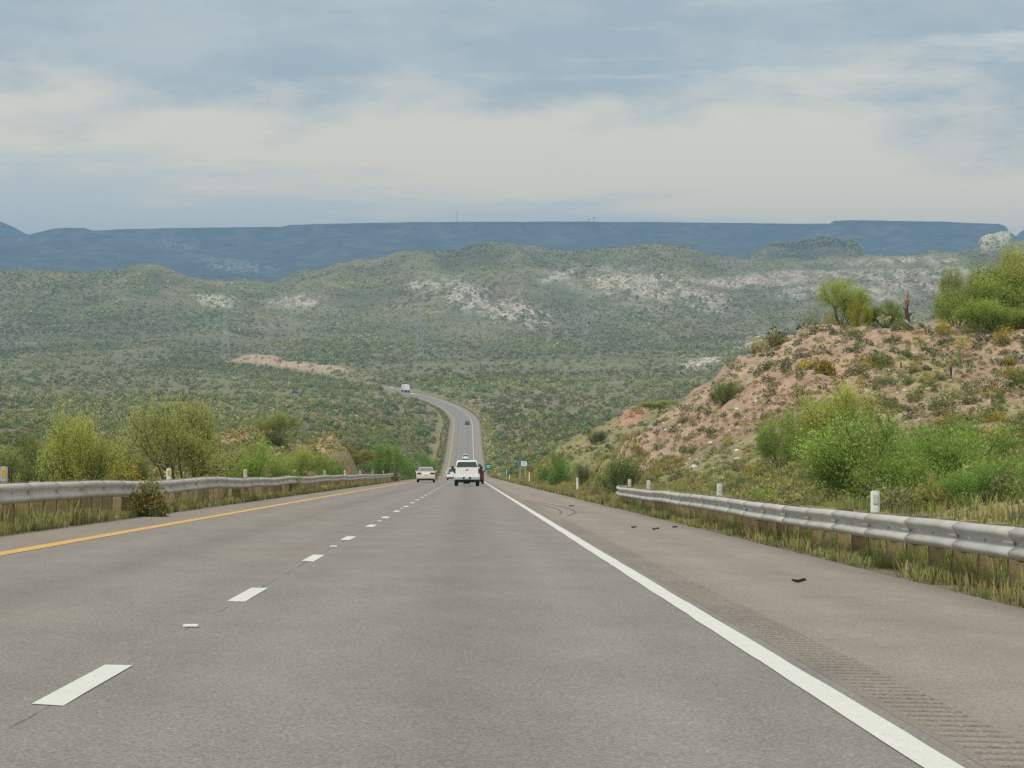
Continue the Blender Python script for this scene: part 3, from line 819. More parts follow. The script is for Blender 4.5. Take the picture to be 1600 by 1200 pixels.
# slim white posts in the verge
for i, (px, y, h) in enumerate([(902, 178, .85), (827, 318, .95), (796, 470, .9)]):
    x = (px - PX0) / F * y; z = float(gz(x, y))
    bm = bmesh.new(); add_box(bm, (0, 0, h / 2 - .1), (.10, .035, h + .2), .01); r = empty('marker_post', (x, y, z))
    bm_obj('post', bm, M['white_plastic'], r)
    bm = bmesh.new(); add_box(bm, (0, -.021, h - .1), (.07, .006, .09)); bm_obj('reflector', bm, M['grey_reflector'], r)
    tag(r, ['slim white marker post in the dry grass beyond the end of the guardrail', 'slim white marker post in the grass between the guardrail end and the green milepost', 'short white marker post beside the green milepost'][i], 'marker post', 'slim white posts in the verge')


# ------------------------------------------------------------------ signs
def place(px, y, dz=0.0):
    x = (px - PX0) / F * y
    return (x, y, float(gz(x, y)) + dz)

def sign(name, px, y, pyc, w_, h_, face, label, posts=1, extra=None):
    x, _, z = place(px, y); zc = -(pyc - PY0) / F * y
    r = empty(name, (x, y, z)); tag(r, label, 'road sign')
    for k in range(posts):
        xo = 0 if posts == 1 else (-.3 + .6 * k) * w_
        bm = bmesh.new(); add_box(bm, (xo, .04, (zc - z) / 2 - .1), (.07, .05, zc - z + .2 + h_ * .8)); bm_obj('post', bm, M['galv_plain'], r)
    bm = bmesh.new(); add_box(bm, (0, 0, zc - z), (w_, .02, h_), .005); bm_obj('panel', bm, face, r)
    for (nm, ex, ez, ew, eh, mm) in extra or []:
        bm = bmesh.new(); add_box(bm, (ex, -.014, zc - z + ez), (ew, .006, eh)); bm_obj(nm, bm, mm, r)
sign('milepost_sign', 791.5, 470, 738, .40, 1.05, M['sign_green'], 'narrow upright green milepost sign among bushes past the guardrail', 1,
     [('numeral', .0, .26, .10, .2, M['sign_white']), ('numeral', .0, 0, .10, .2, M['sign_white']), ('numeral', .0, -.27, .10, .2, M['sign_white'])])
sign('service_sign', 816.5, 430, 724.5, 1.10, .58, M['sign_white'], 'small white and blue rectangular sign above the roadside bushes', 2,
     [('symbol_panel', -.36, 0, .34, .56, M['sign_blue']), ('text_bar', .2, .10, .44, .07, M['sign_blue']), ('text_bar', .2, -.08, .36, .07, M['sign_blue'])])
sign('guide_sign', 763, 900, 729.5, 1.8, 1.6, M['sign_green'], 'square green guide sign just past the pickup on the verge', 2,
     [('text_bar', 0, .3, 1.2, .16, M['sign_white']), ('text_bar', 0, -.1, 1.0, .16, M['sign_white'])])


# ------------------------------------------------------------------ vehicles
def wheel(parent, x, y, r, wd):
    side = 1 if x > 0 else -1
    bm = bmesh.new()
    bmesh.ops.create_cone(bm, cap_ends=True, segments=24, radius1=r, radius2=r, depth=wd, matrix=Matrix.Translation((x, y, r)) @ Matrix.Rotation(math.pi / 2, 4, 'Y'))
    es = [e for e in bm.edges if len(e.link_faces) == 2 and any(len(f.verts) > 4 for f in e.link_faces)]
    bmesh.ops.bevel(bm, geom=es, offset=.03, segments=2, affect='EDGES')
    w_ = bm_obj('wheel', bm, M['tyre'], parent)
    bm = bmesh.new()
    bmesh.ops.create_cone(bm, cap_ends=True, segments=20, radius1=r * .62, radius2=r * .56, depth=.03, matrix=Matrix.Translation((x + side * (wd / 2 + .006), y, r)) @ Matrix.Rotation(side * math.pi / 2, 4, 'Y'))
    bm_obj('rim', bm, M['rim'], w_)

def arch(yc, r, zb):
    return [(yc + r * math.cos(a), max(zb, r * .82 * math.sin(a) + zb)) for a in [math.pi * k / 6 for k in range(7)]]

def cabin_bm(b, t, zb, zt, wb, wt, bev=.06):
    bm = bmesh.new()
    v = [bm.verts.new(p) for p in [(-wb, b[0], zb), (wb, b[0], zb), (wb, b[1], zb), (-wb, b[1], zb), (-wt, t[0], zt), (wt, t[0], zt), (wt, t[1], zt), (-wt, t[1], zt)]]
    for q in [(0, 3, 2, 1), (4, 5, 6, 7), (0, 1, 5, 4), (1, 2, 6, 5), (2, 3, 7, 6), (3, 0, 4, 7)]: bm.faces.new([v[i] for i in q])
    es = [e for e in bm.edges if not (abs(e.verts[0].co.z - zb) < 1e-4 and abs(e.verts[1].co.z - zb) < 1e-4)]
    bmesh.ops.bevel(bm, geom=es, offset=bev, segments=2, affect='EDGES', profile=.6)
    return bm

def car(name, label, s, y, paint, kind='sedan', lamp='red_lamp', glass='glass', yaw=0.0):
    p = road_pt(s, y, .006); rt = road_rot(y)
    r = empty(name, tuple(p), (rt[0], 0, rt[2] + yaw)); tag(r, label, 'pickup truck' if kind == 'pickup' else 'car')
    if kind == 'pickup':
        L, hw_, wr = 5.7, .97, .385; ya, yf = -1.55, 2.0
        low = [(-2.76, .62), (-2.78, .80), (-.62, .80), (-.60, 1.27), (2.0, 1.24), (2.78, 1.12), (2.85, .85), (2.82, .42), (2.55, .40)] + arch(yf, .5, .42) + [(-.9, .42)] + arch(ya, .5, .50) + [(-2.5, .5)]
        bm = bmesh.new(); add_prism(bm, low, -hw_ + .05, hw_ - .05, .04)
        for sx in (-1, 1):   # bed sides with a rounded rail
            add_prism(bm, [(-2.80, .62), (-2.80, 1.36), (-2.72, 1.40), (-.62, 1.40), (-.60, .62), (-.95, .60)] + arch(ya, .5, .60) + [(-2.2, .6)], sx * (hw_ - .11), sx * hw_, .03)
        bm_obj('body', bm, paint, r)
        bm = bmesh.new(); add_box(bm, (0, -2.80, 1.04), (1.72, .08, .70), .025); tg = bm_obj('tailgate', bm, paint, r)
        bm = bmesh.new(); add_box(bm, (0, -2.848, 1.215), (.20, .02, .075), .01); bm_obj('handle', bm, M['black'], tg)
        bm = bmesh.new(); add_prism(bm, [(-2.80, .48), (-2.98, .50), (-3.0, .68), (-2.95, .70), (-2.80, .70)], -.97, .97, .02); bu = bm_obj('bumper', bm, M['chrome'], r)
        bm = bmesh.new(); add_box(bm, (0, -3.002, .62), (.62, .012, .15), .004); bm_obj('plate_recess', bm, M['black'], bu)
        bm = bmesh.new(); add_box(bm, (0, -3.012, .615), (.31, .012, .13)); bm_obj('licence_plate', bm, M['plate'], bu)
        bm_obj('cab', cabin_bm((-.62, 1.55), (-.48, .55), 1.25, 1.95, .93, .74, .08), paint, r, True)
        zb, zt, wb, wt, yb, yt, fb, ft = 1.42, 1.83, .80, .67, -.595, -.505, 1.43, .75
        for sx in (-1, 1):
            bm = bmesh.new(); add_prism(bm, [(-2.845, .98), (-2.845, 1.34), (-2.70, 1.34), (-2.70, .98)], sx * .865, sx * .985, .012); bm_obj('tail_light', bm, M['red_lamp'], r)
            bm = bmesh.new(); add_box(bm, (sx * 1.10, 1.05, 1.38), (.20, .10, .24), .03); add_box(bm, (sx * .97, 1.06, 1.32), (.14, .05, .05)); bm_obj('mirror', bm, M['black'], r)
        bm = bmesh.new(); add_box(bm, (0, -1.0, .42), (1.7, 3.3, .22)); add_box(bm, (0, -2.6, .40), (1.62, .3, .20)); add_box(bm, (0, -1.55, .36), (1.5, .18, .18)); add_box(bm, (.05, -1.55, .33), (.34, .34, .30), .05); bm_obj('chassis', bm, M['black'], r)  # black frame and axle, enlarged to stand in for the shade underneath
        bm = bmesh.new(); add_bar(bm, (.55, -2.2, .36), (.62, -2.75, .34), .04, 10); bm_obj('exhaust_pipe', bm, M['rim'], r)
        tr, wd = .80, .26
    else:
        P = {'sedan': dict(hw=.87, z=[.24, .98, 1.06], roof=1.45, cb=(-1.80, 1.15), ct=(-.95, .35), wt=.60, L=2.36),
             'hatch': dict(hw=.87, z=[.24, 1.0, 1.04], roof=1.50, cb=(-2.1, 1.1), ct=(-1.65, .3), wt=.62, L=2.15),
             'suv': dict(hw=.93, z=[.34, 1.12, 1.16], roof=1.74, cb=(-2.20, 1.2), ct=(-1.95, .4), wt=.68, L=2.3)}[kind]
        hw_, L = P['hw'], P['L']; wr = .32 if kind != 'suv' else .36; ya, yf = -L + .95, L - .85; zl, zd, zs = P['z']
        low = [(-L + .06, zl), (-L, .48), (-L + .03, .78), (-L + .12, zd), (P['cb'][0] + .1, zs), (P['cb'][1] - .1, zs - .04), (L - .25, .84), (L - .02, .66), (L, .42), (L - .1, zl)] + arch(yf, wr + .08, zl) + arch(ya, wr + .08, zl)
        bm = bmesh.new(); add_prism(bm, low, -hw_, hw_, .07); bm_obj('body', bm, paint, r, True if False else False)
        bm_obj('cab', cabin_bm(P['cb'], P['ct'], zs - .03, P['roof'], hw_ - .10, P['wt'], .07), paint, r, True)
        k0, k1 = .12, .84; H_ = P['roof'] - zs + .03
        zb, zt = zs - .03 + k0 * H_, zs - .03 + k1 * H_
        lerp = lambda a, b_, t: a + (b_ - a) * t
        wb, wt = lerp(hw_ - .10, P['wt'], k0) - .07, lerp(hw_ - .10, P['wt'], k1) - .07
        yb, yt, fb, ft = lerp(P['cb'][0], P['ct'][0], k0), lerp(P['cb'][0], P['ct'][0], k1), lerp(P['cb'][1], P['ct'][1], k0), lerp(P['cb'][1], P['ct'][1], k1)
        for sx in (-1, 1):
            bm = bmesh.new(); add_box(bm, (sx * (hw_ - .25), -L + .015, .86 if kind != 'suv' else .98), (.40 if kind != 'suv' else .2, .06, .14 if kind != 'suv' else .3), .015); bm_obj('tail_light', bm, M[lamp], r)
            bm = bmesh.new(); add_box(bm, (sx * (hw_ + .07), .75, zs), (.15, .08, .13), .025); bm_obj('mirror', bm, paint, r)
        bm = bmesh.new(); add_prism(bm, [(-L + .0, .34), (-L - .07, .38), (-L - .08, .56), (-L - .02, .60), (-L + .1, .60), (-L + .1, .34)], -hw_ + .01, hw_ - .01, .02); bu = bm_obj('bumper', bm, paint, r)
        bm = bmesh.new(); add_box(bm, (0, -L + .0, .72), (.32, .06, .15), .004); bm_obj('licence_plate', bm, M['plate'], r)
        bm = bmesh.new(); add_box(bm, (0, -.1, .27), (hw_ * 2 - .16, 2 * L - .5, .16)); add_box(bm, (0, -L + .12, .29), (hw_ * 2 - .22, .2, .13)); bm_obj('chassis', bm, M['black'], r)
        tr, wd = hw_ - .12, .20
    off = .012
    bm = bmesh.new(); add_quad(bm, [(-wb, yb - off, zb), (wb, yb - off, zb), (wt, yt - off, zt), (-wt, yt - off, zt)]); bm_obj('rear_window', bm, M[glass], r)
    bm = bmesh.new(); add_quad(bm, [(-wb, fb + off, zb), (wb, fb + off, zb), (wt, ft + off, zt), (-wt, ft + off, zt)]); bm_obj('windscreen', bm, M[glass], r)
    for sx in (-1, 1):
        kx = .075
        bm = bmesh.new(); add_quad(bm, [(sx * (wb + kx + off), yb + .18, zb), (sx * (wb + kx + off), fb - .2, zb), (sx * (wt + kx + off), ft - .1, zt), (sx * (wt + kx + off), yt + .15, zt)]); bm_obj('side_window', bm, M[glass], r)
    for yw in (ya, yf):
        for sx in (-1, 1): wheel(r, sx * (tr), yw, wr, wd)
    return r

car('pickup_truck', 'white pickup truck with closed tailgate driving ahead in the middle of the road', -.07, 258, M['white_car'], 'pickup')
car('sedan', 'pale champagne sedan driving in the lane beside the yellow line', -3.95, 320, M['silver_car'], 'sedan', 'dark_lamp', 'sedan_glass')
car('red_car', 'dark red car mostly hidden behind the white pickup', .50, 303, M['red_car'], 'suv')
car('white_car', 'white car half hidden behind the pickup, on the lane line', -1.78, 425, M['white_car'], 'hatch', 'dark_lamp')
car('white_minivan', 'white vehicle with dark rear window seen just above the pickup roof', -.75, 1035, M['white_car'], 'suv', 'dark_lamp')
car('dark_car', 'dark car alone on the far straight below the bend', -.2, 1352, M['dark_car'], 'sedan')
car('following_car', 'tiny white car close behind the distant truck trailer', -3.3, 1775, M['white_car'], 'suv', 'dark_lamp')
car('distant_car', 'tiny white car ahead of the distant truck, almost lost in bushes', 0.2, 1900, M['white_car'], 'suv', 'dark_lamp')

# tractor and semi-trailer
p = road_pt(0, 1828, .006); rt = road_rot(1828)
r = empty('semi_truck', tuple(p), rt); tag(r, 'semi truck with tall white trailer on the far bend', 'truck')
bm = bmesh.new(); add_box(bm, (0, 7, 2.62), (2.6, 14.2, 2.85), .05); tb = bm_obj('trailer', bm, M['trailer'], r)
for sx in (-1, 1):
    bm = bmesh.new(); add_box(bm, (sx * .64, -.13, 2.62), (1.2, .04, 2.6), .01); bm_obj('trailer_door', bm, M['trailer'], tb)
bm = bmesh.new(); add_box(bm, (0, 6, 1.05), (1.2, 13, .25)); add_box(bm, (0, -.05, .7), (2.4, .1, .12)); bm_obj('chassis', bm, M['black'], r)
bm = bmesh.new(); add_box(bm, (0, 16.2, 2.1), (2.4, 2.4, 2.9), .2); add_box(bm, (0, 18.2, 1.5), (2.1, 2.2, 1.3), .2); bm_obj('cab', bm, M['white_car'], r)
for yw in (1.2, 2.5, 12.8, 14.1, 18.2):
    for sx in (-1, 1): wheel(r, sx * 1.05, yw, .5, .5 if yw < 18 else .3)
for sx in (-1, 1):
    bm = bmesh.new(); add_box(bm, (sx * 1.0, -.11, 1.05), (.35, .05, .14)); bm_obj('tail_light', bm, M['red_lamp'], r)

# ------------------------------------------------------------------ tyre scraps on the shoulder
for i, (px, py, L, lab) in enumerate([(1247, 910, .125, 'black curled tyre scrap lying alone on the brown shoulder'), (990, 825, .10, 'small black tyre scrap nearest the white line in the cluster of three'),
                                      (1025, 827, .11, 'black tyre scrap in the middle of the cluster of three on the shoulder'), (1055, 823, .11, 'black tyre scrap nearest the guardrail in the cluster of three'),
                                      (893, 791, .17, 'black tyre scrap beside the curved skid marks')]):
    y = (1.087 + .06) * F / (py - 737); s = (px - PX0) / F * y
    bm = bmesh.new(); n = 9
    ring = []
    for k in range(n):
        t = k / (n - 1); xx = (t - .5) * L; zz = .010 + .02 * (abs(t - .35) ** 1.5) + .008 * math.sin(t * 9 + i); yo = .05 * math.sin(t * 5 + i * 2)
        wdt = .016 * (.5 + math.sin(math.pi * min(1, t + .15)))
        ring.append([bm.verts.new((xx, yo - wdt, zz)), bm.verts.new((xx, yo + wdt, zz + .01)), bm.verts.new((xx, yo + wdt, zz + .028)), bm.verts.new((xx, yo - wdt, zz + .02))])
    for a, b in zip(ring, ring[1:]):
        for q in range(4): bm.faces.new((a[q], b[q], b[(q + 1) % 4], a[(q + 1) % 4]))
    bm.faces.new(ring[0]); bm.faces.new(ring[-1][::-1])
    add_bar(bm, (-L * .3, 0, .02), (-L * .15, .02, .045), .008, 5, .004)
    o = bm_obj('tyre_scrap', bm, M['rubber']); o.location = road_pt(s, y, .002); o.rotation_euler = (0, 0, random.uniform(-.5, .5))
    tag(o, lab, 'tyre scrap', 'tyre scraps on the shoulder')


# ------------------------------------------------------------------ vegetation builders
def unit(n):
    v = RNG.normal(size=(n, 3)); return v / np.linalg.norm(v, axis=1, keepdims=True)

def diamonds(Cn, size, aspect, axis=None):
    """leaf shaped quads at centres Cn"""
    n = len(Cn); a = unit(n) if axis is None else axis
    b = np.cross(a, unit(n)); b /= np.linalg.norm(b, axis=1, keepdims=True) + 1e-9
    a = a * (size / 2)[:, None]; b = b * (size * aspect / 2)[:, None]
    v = np.stack([Cn - a, Cn + b, Cn + a, Cn - b], 1).reshape(-1, 3)
    return v, np.arange(4 * n).reshape(-1, 4)

def skeleton(stems, spread, lv, kids, droop=0.0):
    """segments (a, b, r0, r1) and twig ends of a many-stemmed desert tree about 1 high"""
    segs, twigs = [], []
    def grow(p, d, L, rad, k):
        q = p.copy(); dd = d.copy(); m = 3
        for i in range(m):
            dd = dd + RNG.normal(size=3) * .16 + np.array([0, 0, .05 - droop * k]); dd /= np.linalg.norm(dd)
            q2 = q + dd * L / m; segs.append((q.copy(), q2.copy(), rad * (1 - .25 * i / m), rad * (1 - .25 * (i + 1) / m))); q = q2
        if k == 0:
            twigs.append((p, q)); return
        for _ in range(kids):
            nd = dd + RNG.normal(size=3) * .55 + np.array([0, 0, .12]); nd /= np.linalg.norm(nd)
            grow(q.copy(), nd, L * RNG.uniform(.55, .8), rad * .55, k - 1)
        if k < lv:
            nd = d + RNG.normal(size=3) * .6; nd /= np.linalg.norm(nd); grow(p + (q - p) * .5, nd, L * .55, rad * .45, k - 1)
    for s_ in range(stems):
        a = 2 * math.pi * (s_ + RNG.uniform(-.3, .3)) / stems
        d = np.array([math.cos(a) * spread, math.sin(a) * spread, RNG.uniform(.6, 1.1)]); d /= np.linalg.norm(d)
        grow(np.array([math.cos(a) * .03, math.sin(a) * .03, -.05]), d, RNG.uniform(.32, .46), .028, lv)
    return segs, twigs

def tree_meshes(name, stems, spread, lv, kids, per, leaf, aspect, W_, H_, base, tipc, skirt=0, fuzz=.06, trunk_col=(1, 1, 1)):
    segs, twigs = skeleton(stems, spread, lv, kids)
    segs = [(a, b, r0 * .6, r1 * .6) for a, b, r0, r1 in segs]; A = np.array([t[0] for t in twigs]); B = np.array([t[1] for t in twigs])
    t = RNG.uniform(-.1, 1.12, (len(A), per))
    Cn = (A[:, None] + (B - A)[:, None] * t[..., None]).reshape(-1, 3) + RNG.normal(size=(len(A) * per, 3)) * fuzz
    ax = np.repeat(B - A, per, 0); ax = ax / (np.linalg.norm(ax, axis=1, keepdims=True) + 1e-9) + unit(len(Cn)) * .8
    tw = np.repeat(RNG.uniform(.7, 1.25, len(A)), per)
    if skirt:                            # foliage low down round the stems
        m = skirt; aa = RNG.uniform(0, 6.283, m); rr = np.sqrt(RNG.uniform(0, 1, m)) * .38
        Cn = np.concatenate([Cn, np.stack([np.cos(aa) * rr, np.sin(aa) * rr, RNG.uniform(.02, .42, m) * (1.1 - rr * 1.4)], 1)])
        ax = np.concatenate([ax, unit(m)]); tw = np.concatenate([tw, RNG.uniform(.6, 1.05, m)])
    ax /= np.linalg.norm(ax, axis=1, keepdims=True) + 1e-9
    ext = np.percentile(np.hypot(Cn[:, 0], Cn[:, 1]), 96); top = np.percentile(Cn[:, 2], 98)
    sc = np.array([W_ / 2 / ext, W_ / 2 / ext, H_ / top])
    Cw = Cn * sc; Cw[:, 2] = np.maximum(Cw[:, 2], .03)
    n = len(Cw)
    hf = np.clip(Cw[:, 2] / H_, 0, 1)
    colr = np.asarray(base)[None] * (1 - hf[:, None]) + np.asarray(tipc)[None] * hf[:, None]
    colr = colr * (tw * RNG.uniform(.88, 1.12, n))[:, None]
    v, f = diamonds(Cw, leaf * RNG.uniform(.6, 1.4, n), aspect, ax)
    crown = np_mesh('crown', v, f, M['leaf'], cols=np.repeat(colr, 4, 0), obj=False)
    bm = bmesh.new()
    for a, b, r0, r1 in segs:
        if r1 > .0025: add_bar(bm, a * sc, b * sc, r0 * H_ * .9, 5, r1 * H_ * .9)
    me = bpy.data.meshes.new('trunk'); bm.to_mesh(me); bm.free(); me.materials.append(M['bark'])
    return me, crown

PV_B, PV_T = (.31, .355, .12), (.445, .485, .175)      # yellow-green palo verde
MQ_B, MQ_T = (.21, .32, .085), (.32, .45, .125)     # bright green mesquite
CR_B, CR_T = (.16, .19, .085), (.25, .28, .12)     # olive creosote
protos = {}
def proto(key, *a, **k):
    protos[key] = [tree_meshes(key, *a, **k) for _ in range(2)]
proto('palo', 8, .6, 2, 3, 300, .052, .40, 2.6, 2.0, PV_B, PV_T, skirt=2600, fuzz=.06)
proto('open', 7, .75, 2, 4, 230, .052, .40, 2.8, 2.2, (.30, .32, .14), (.44, .47, .19), fuzz=.06)
proto('mesq', 11, .95, 2, 3, 250, .055, .36, 3.6, 1.4, MQ_B, MQ_T, skirt=4500, fuzz=.06)
proto('creo', 12, .60, 1, 4, 170, .052, .38, 1.6, 1.3, CR_B, CR_T, skirt=1500, fuzz=.075)

def plant_tree(key, px, y, wpx, hpx, label, color=(1, 1, 1), name='tree', cat='tree', var=None, group=None, dz=0.0, rz=None):
    x, _, z = place(px, y)
    me, cr_ = protos[key][random.randrange(2) if var is None else var]
    bw, bh = {'palo': (2.6, 2.0), 'open': (2.8, 2.2), 'mesq': (3.6, 1.4), 'creo': (1.6, 1.3)}[key]
    sx = wpx * y / F / bw; sz = max(.3, -(hpx - PY0) / F * y - z) / bh
    r = empty(name, (x, y, z - .04 + dz)); r.scale = (sx, sx, sz); r.rotation_euler = (0, 0, random.uniform(0, 6.28) if rz is None else rz)
    tag(r, label, cat, group)
    t = mesh_obj('trunk', me, r); c = mesh_obj('crown', cr_, r)
    c.color = (*color, 1); t.color = (1, 1, 1, 1)
    return r

YG = (1.0, 1.0, 1.0)
plant_tree('palo', 122, 74, 140, 655, 'rounded yellow-green palo verde bush behind the guardrail, the yellowest one', (1.05, 1.05, .95), 'palo_verde_tree', var=0)
plant_tree('palo', 40, 100, 120, 690, 'grey-olive low bush at the edge of the frame behind the guardrail', (.62, .66, .75), 'bush', 'bush', var=1)
plant_tree('open', 282, 108, 180, 634, 'taller open tree with dark bare stems showing behind the guardrail', (1.0, 1.0, .9), 'palo_verde_tree', var=0)
plant_tree('palo', 205, 98, 66, 704, 'dull olive bush between the yellow-green bush and the open tree', (.6, .65, .6), 'bush', 'bush', var=1)
plant_tree('mesq', 392, 142, 130, 697, 'bright green mesquite bush beside the open tree', (1.1, 1.05, 1), 'mesquite_bush', 'bush', var=0)
plant_tree('palo', 465, 177, 90, 705, 'yellow-green low bush next to the bright green mesquite', (.95, 1.0, .8), 'bush', 'bush', var=0)
plant_tree('mesq', 606, 330, 75, 697, 'dense green bush at the far end of the guardrail', (.9, .9, .9), 'mesquite_bush', 'bush', var=1)
plant_tree('palo', 556, 272, 62, 700, 'olive-brown bush beside the dense green bush near the end of the guardrail', (.85, .75, .7), 'bush', 'bush', var=1)
plant_tree('mesq', 510, 207, 60, 718, 'small green bush in front of the red mound', (.9, .95, .9), 'mesquite_bush', 'bush', var=1)
plant_tree('creo', 425, 210, 36, 672, 'dark round bush on the red mound behind the guardrail', (.7, .75, .75), 'bush', 'bush', var=1)
plant_tree('palo', 432, 236, 70, 647, 'yellow-olive bush on top of the red mound', (.8, .8, .75), 'bush', 'bush', var=0)
plant_tree('mesq', 664, 420, 52, 714, 'green bush at the roadside beyond the pale sedan', (.75, .85, .85), 'mesquite_bush', 'bush', var=0)
plant_tree('mesq', 1412, 62, 335, 660, 'large bright green mesquite thicket right behind the guardrail', (1.05, 1.02, 1), 'mesquite_bush', 'bush', var=0, rz=.4)
plant_tree('mesq', 1495, 66, 270, 668, 'second lobe of bright green mesquite joining the large thicket', (1.0, 1.0, 1), 'mesquite_bush', 'bush', var=1, rz=2)
plant_tree('mesq', 1560, 52, 190, 722, 'bright green bush leaning over the guardrail at the edge of the frame', (.92, .98, 1), 'mesquite_bush', 'bush', var=1)
plant_tree('palo', 1312, 104, 122, 608, 'tall yellow-green palo verde at the foot of the red slope', (1.1, 1.1, .9), 'palo_verde_tree', var=0)
plant_tree('palo', 1218, 112, 90, 646, 'olive green bush beside the yellow-green palo verde', (.82, .95, .85), 'bush', 'bush', var=1)
plant_tree('creo', 972, 134, 78, 715, 'dark green bush at the end of the guardrail under the slope', (.85, 1.0, .8), 'creosote_bush', 'bush', var=0)
plant_tree('creo', 1131, 158, 54, 594, 'round fan-shaped bush alone on the bare red slope', (1.0, 1.1, 1.0), 'creosote_bush', 'bush', var=1)
plant_tree('palo', 1316, 176, 92, 440, 'green bush crowning the bare end of the red hill', (.9, .98, .85), 'bush', 'bush', var=0)
plant_tree('palo', 1556, 170, 170, 424, 'large dense green tree on the hilltop at the edge of the frame', (.8, .92, .72), 'palo_verde_tree', var=1)
plant_tree('palo', 1595, 172, 120, 392, 'tall olive tree with thin pale tips behind the dense hilltop tree', (.98, .95, .9), 'palo_verde_tree', var=0)
plant_tree('open', 1495, 174, 90, 425, 'greyish open tree on the hilltop beside the dense green tree', (.9, .92, 1.0), 'palo_verde_tree', var=1)
plant_tree('palo', 1540, 166, 120, 470, 'low green bush under the dense hilltop tree', (.76, .92, .66), 'bush', 'bush', var=0)
plant_tree('palo', 1385, 176, 60, 472, 'small green bush on the hilltop between the crowning bush and the dead trunk', (.7, .75, .6), 'bush', 'bush', var=1)
plant_tree('palo', 1345, 174, 46, 470, 'yellow-flowered bush beside the crowning bush on the hilltop', (1.0, .88, .5), 'bush', 'bush', var=1)
plant_tree('mesq', 872, 245, 56, 712, 'green bush at the foot of the grassy knoll beyond the red hill', (.85, .9, .9), 'mesquite_bush', 'bush', var=0)
plant_tree('creo', 934, 300, 34, 672, 'dark bush halfway up the grassy knoll', (.7, .8, .8), 'bush', 'bush', var=1)
plant_tree('creo', 912, 190, 34, 724, 'low green bush behind the slim white post', (.9, .95, .9), 'mesquite_bush', 'bush', var=1)
plant_tree('palo', 1030, 330, 60, 626, 'yellow-green bush on the crest of the grassy knoll', (.8, .85, .7), 'bush', 'bush', var=0)
plant_tree('creo', 850, 300, 30, 732, 'low green bush beside the slim posts on the verge', (.8, .85, .85), 'mesquite_bush', 'bush', var=0)

# brittlebush with yellow flowers
def brittlebush(px, y, wpx, hpx, label, flowers, leafc, x=None):
    X, _, z = place(px, y)
    if x is not None: X = x; z = float(gz(x, y))
    w_, h_ = wpx * y / F, hpx * y / F
    r = empty('brittlebush', (X, y, z - .02)); tag(r, label, 'bush')
    n = 1500; d = unit(n); d[:, 2] = np.abs(d[:, 2]); rad = RNG.uniform(.35, 1, n) ** .5
    lump = 1 + .35 * fbm(d[:, 0] * 2.2 + px, d[:, 1] * 2.2 + d[:, 2] * 2, 3, 5)
    Cn = d * (rad * lump)[:, None] * np.array([w_ / 2, w_ / 2, h_])
    v, f = diamonds(Cn, RNG.uniform(.05, .09, n), .45)
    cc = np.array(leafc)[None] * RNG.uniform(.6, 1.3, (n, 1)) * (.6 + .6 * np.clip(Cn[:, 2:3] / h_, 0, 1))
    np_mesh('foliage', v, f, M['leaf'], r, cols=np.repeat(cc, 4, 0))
    m = flowers; d = unit(m); d[:, 2] = np.abs(d[:, 2]) * .9 + .15
    Cn = d * np.array([w_ / 2, w_ / 2, h_]) * RNG.uniform(.75, 1.06, (m, 1)) * (1 + .3 * fbm(d[:, 0] * 2.2 + px, d[:, 1] * 2.2, 3, 5))[:, None]
    v, f = diamonds(Cn, RNG.uniform(.035, .055, m), .9)
    np_mesh('blossom', v, f, M['leaf'], r, cols=np.repeat(np.array([(.62, .40, .02)]) * RNG.uniform(.7, 1.2, (m, 1)), 4, 0))
    bm = bmesh.new()
    for k in range(26):
        e = unit(1)[0]; add_bar(bm, (0, 0, 0), (e[0] * w_ * .38, e[1] * w_ * .38, abs(e[2]) * h_ * .8 + .05), .012, 5, .005)
    bm_obj('stems', bm, M['bark'], r)
brittlebush(243, 72, 60, 62, 'dark bush with yellow flowers growing up in front of the guardrail', 170, (.19, .20, .07), x=-6.78)
brittlebush(195, 86, 70, 80, 'low bush covered in orange-yellow flowers just behind the guardrail', 700, (.16, .16, .05))
brittlebush(1290, 150, 36, 24, 'bush with yellow blossom at the upper slope under the crest', 400, (.17, .17, .05))

# small shrub meshes, shared by all scattered shrubs
def shrub_mesh(n, leaf, aspect, flat, twiggy=False):
    d = unit(n); d[:, 2] = np.abs(d[:, 2]); q = RNG.integers(0, 1000)
    lump = 1 + .45 * fbm(d[:, 0] * 1.9 + q, d[:, 1] * 1.9 + d[:, 2] * 1.7, 3, int(q))
    Cn = d * (RNG.uniform(.15, 1, n) ** .45 * lump)[:, None] * np.array([.5, .5, flat])
    v, f = diamonds(Cn, leaf * RNG.uniform(.6, 1.4, n), aspect, (d + unit(n) * .9) / 1.5 if twiggy else None)
    cc = RNG.uniform(.65, 1.3, (n, 1)) * (.55 + .65 * np.clip(Cn[:, 2:3] / flat, 0, 1)) * np.ones((1, 3))  # occlusion shade put into the leaf colour, darkest at the base
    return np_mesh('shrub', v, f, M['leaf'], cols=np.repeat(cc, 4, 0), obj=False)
SHR = [shrub_mesh(420, .10, .4, .62), shrub_mesh(520, .085, .35, .75, True), shrub_mesh(360, .12, .4, .5), shrub_mesh(460, .11, .3, .8, True), shrub_mesh(300, .12, .35, .45, True)]

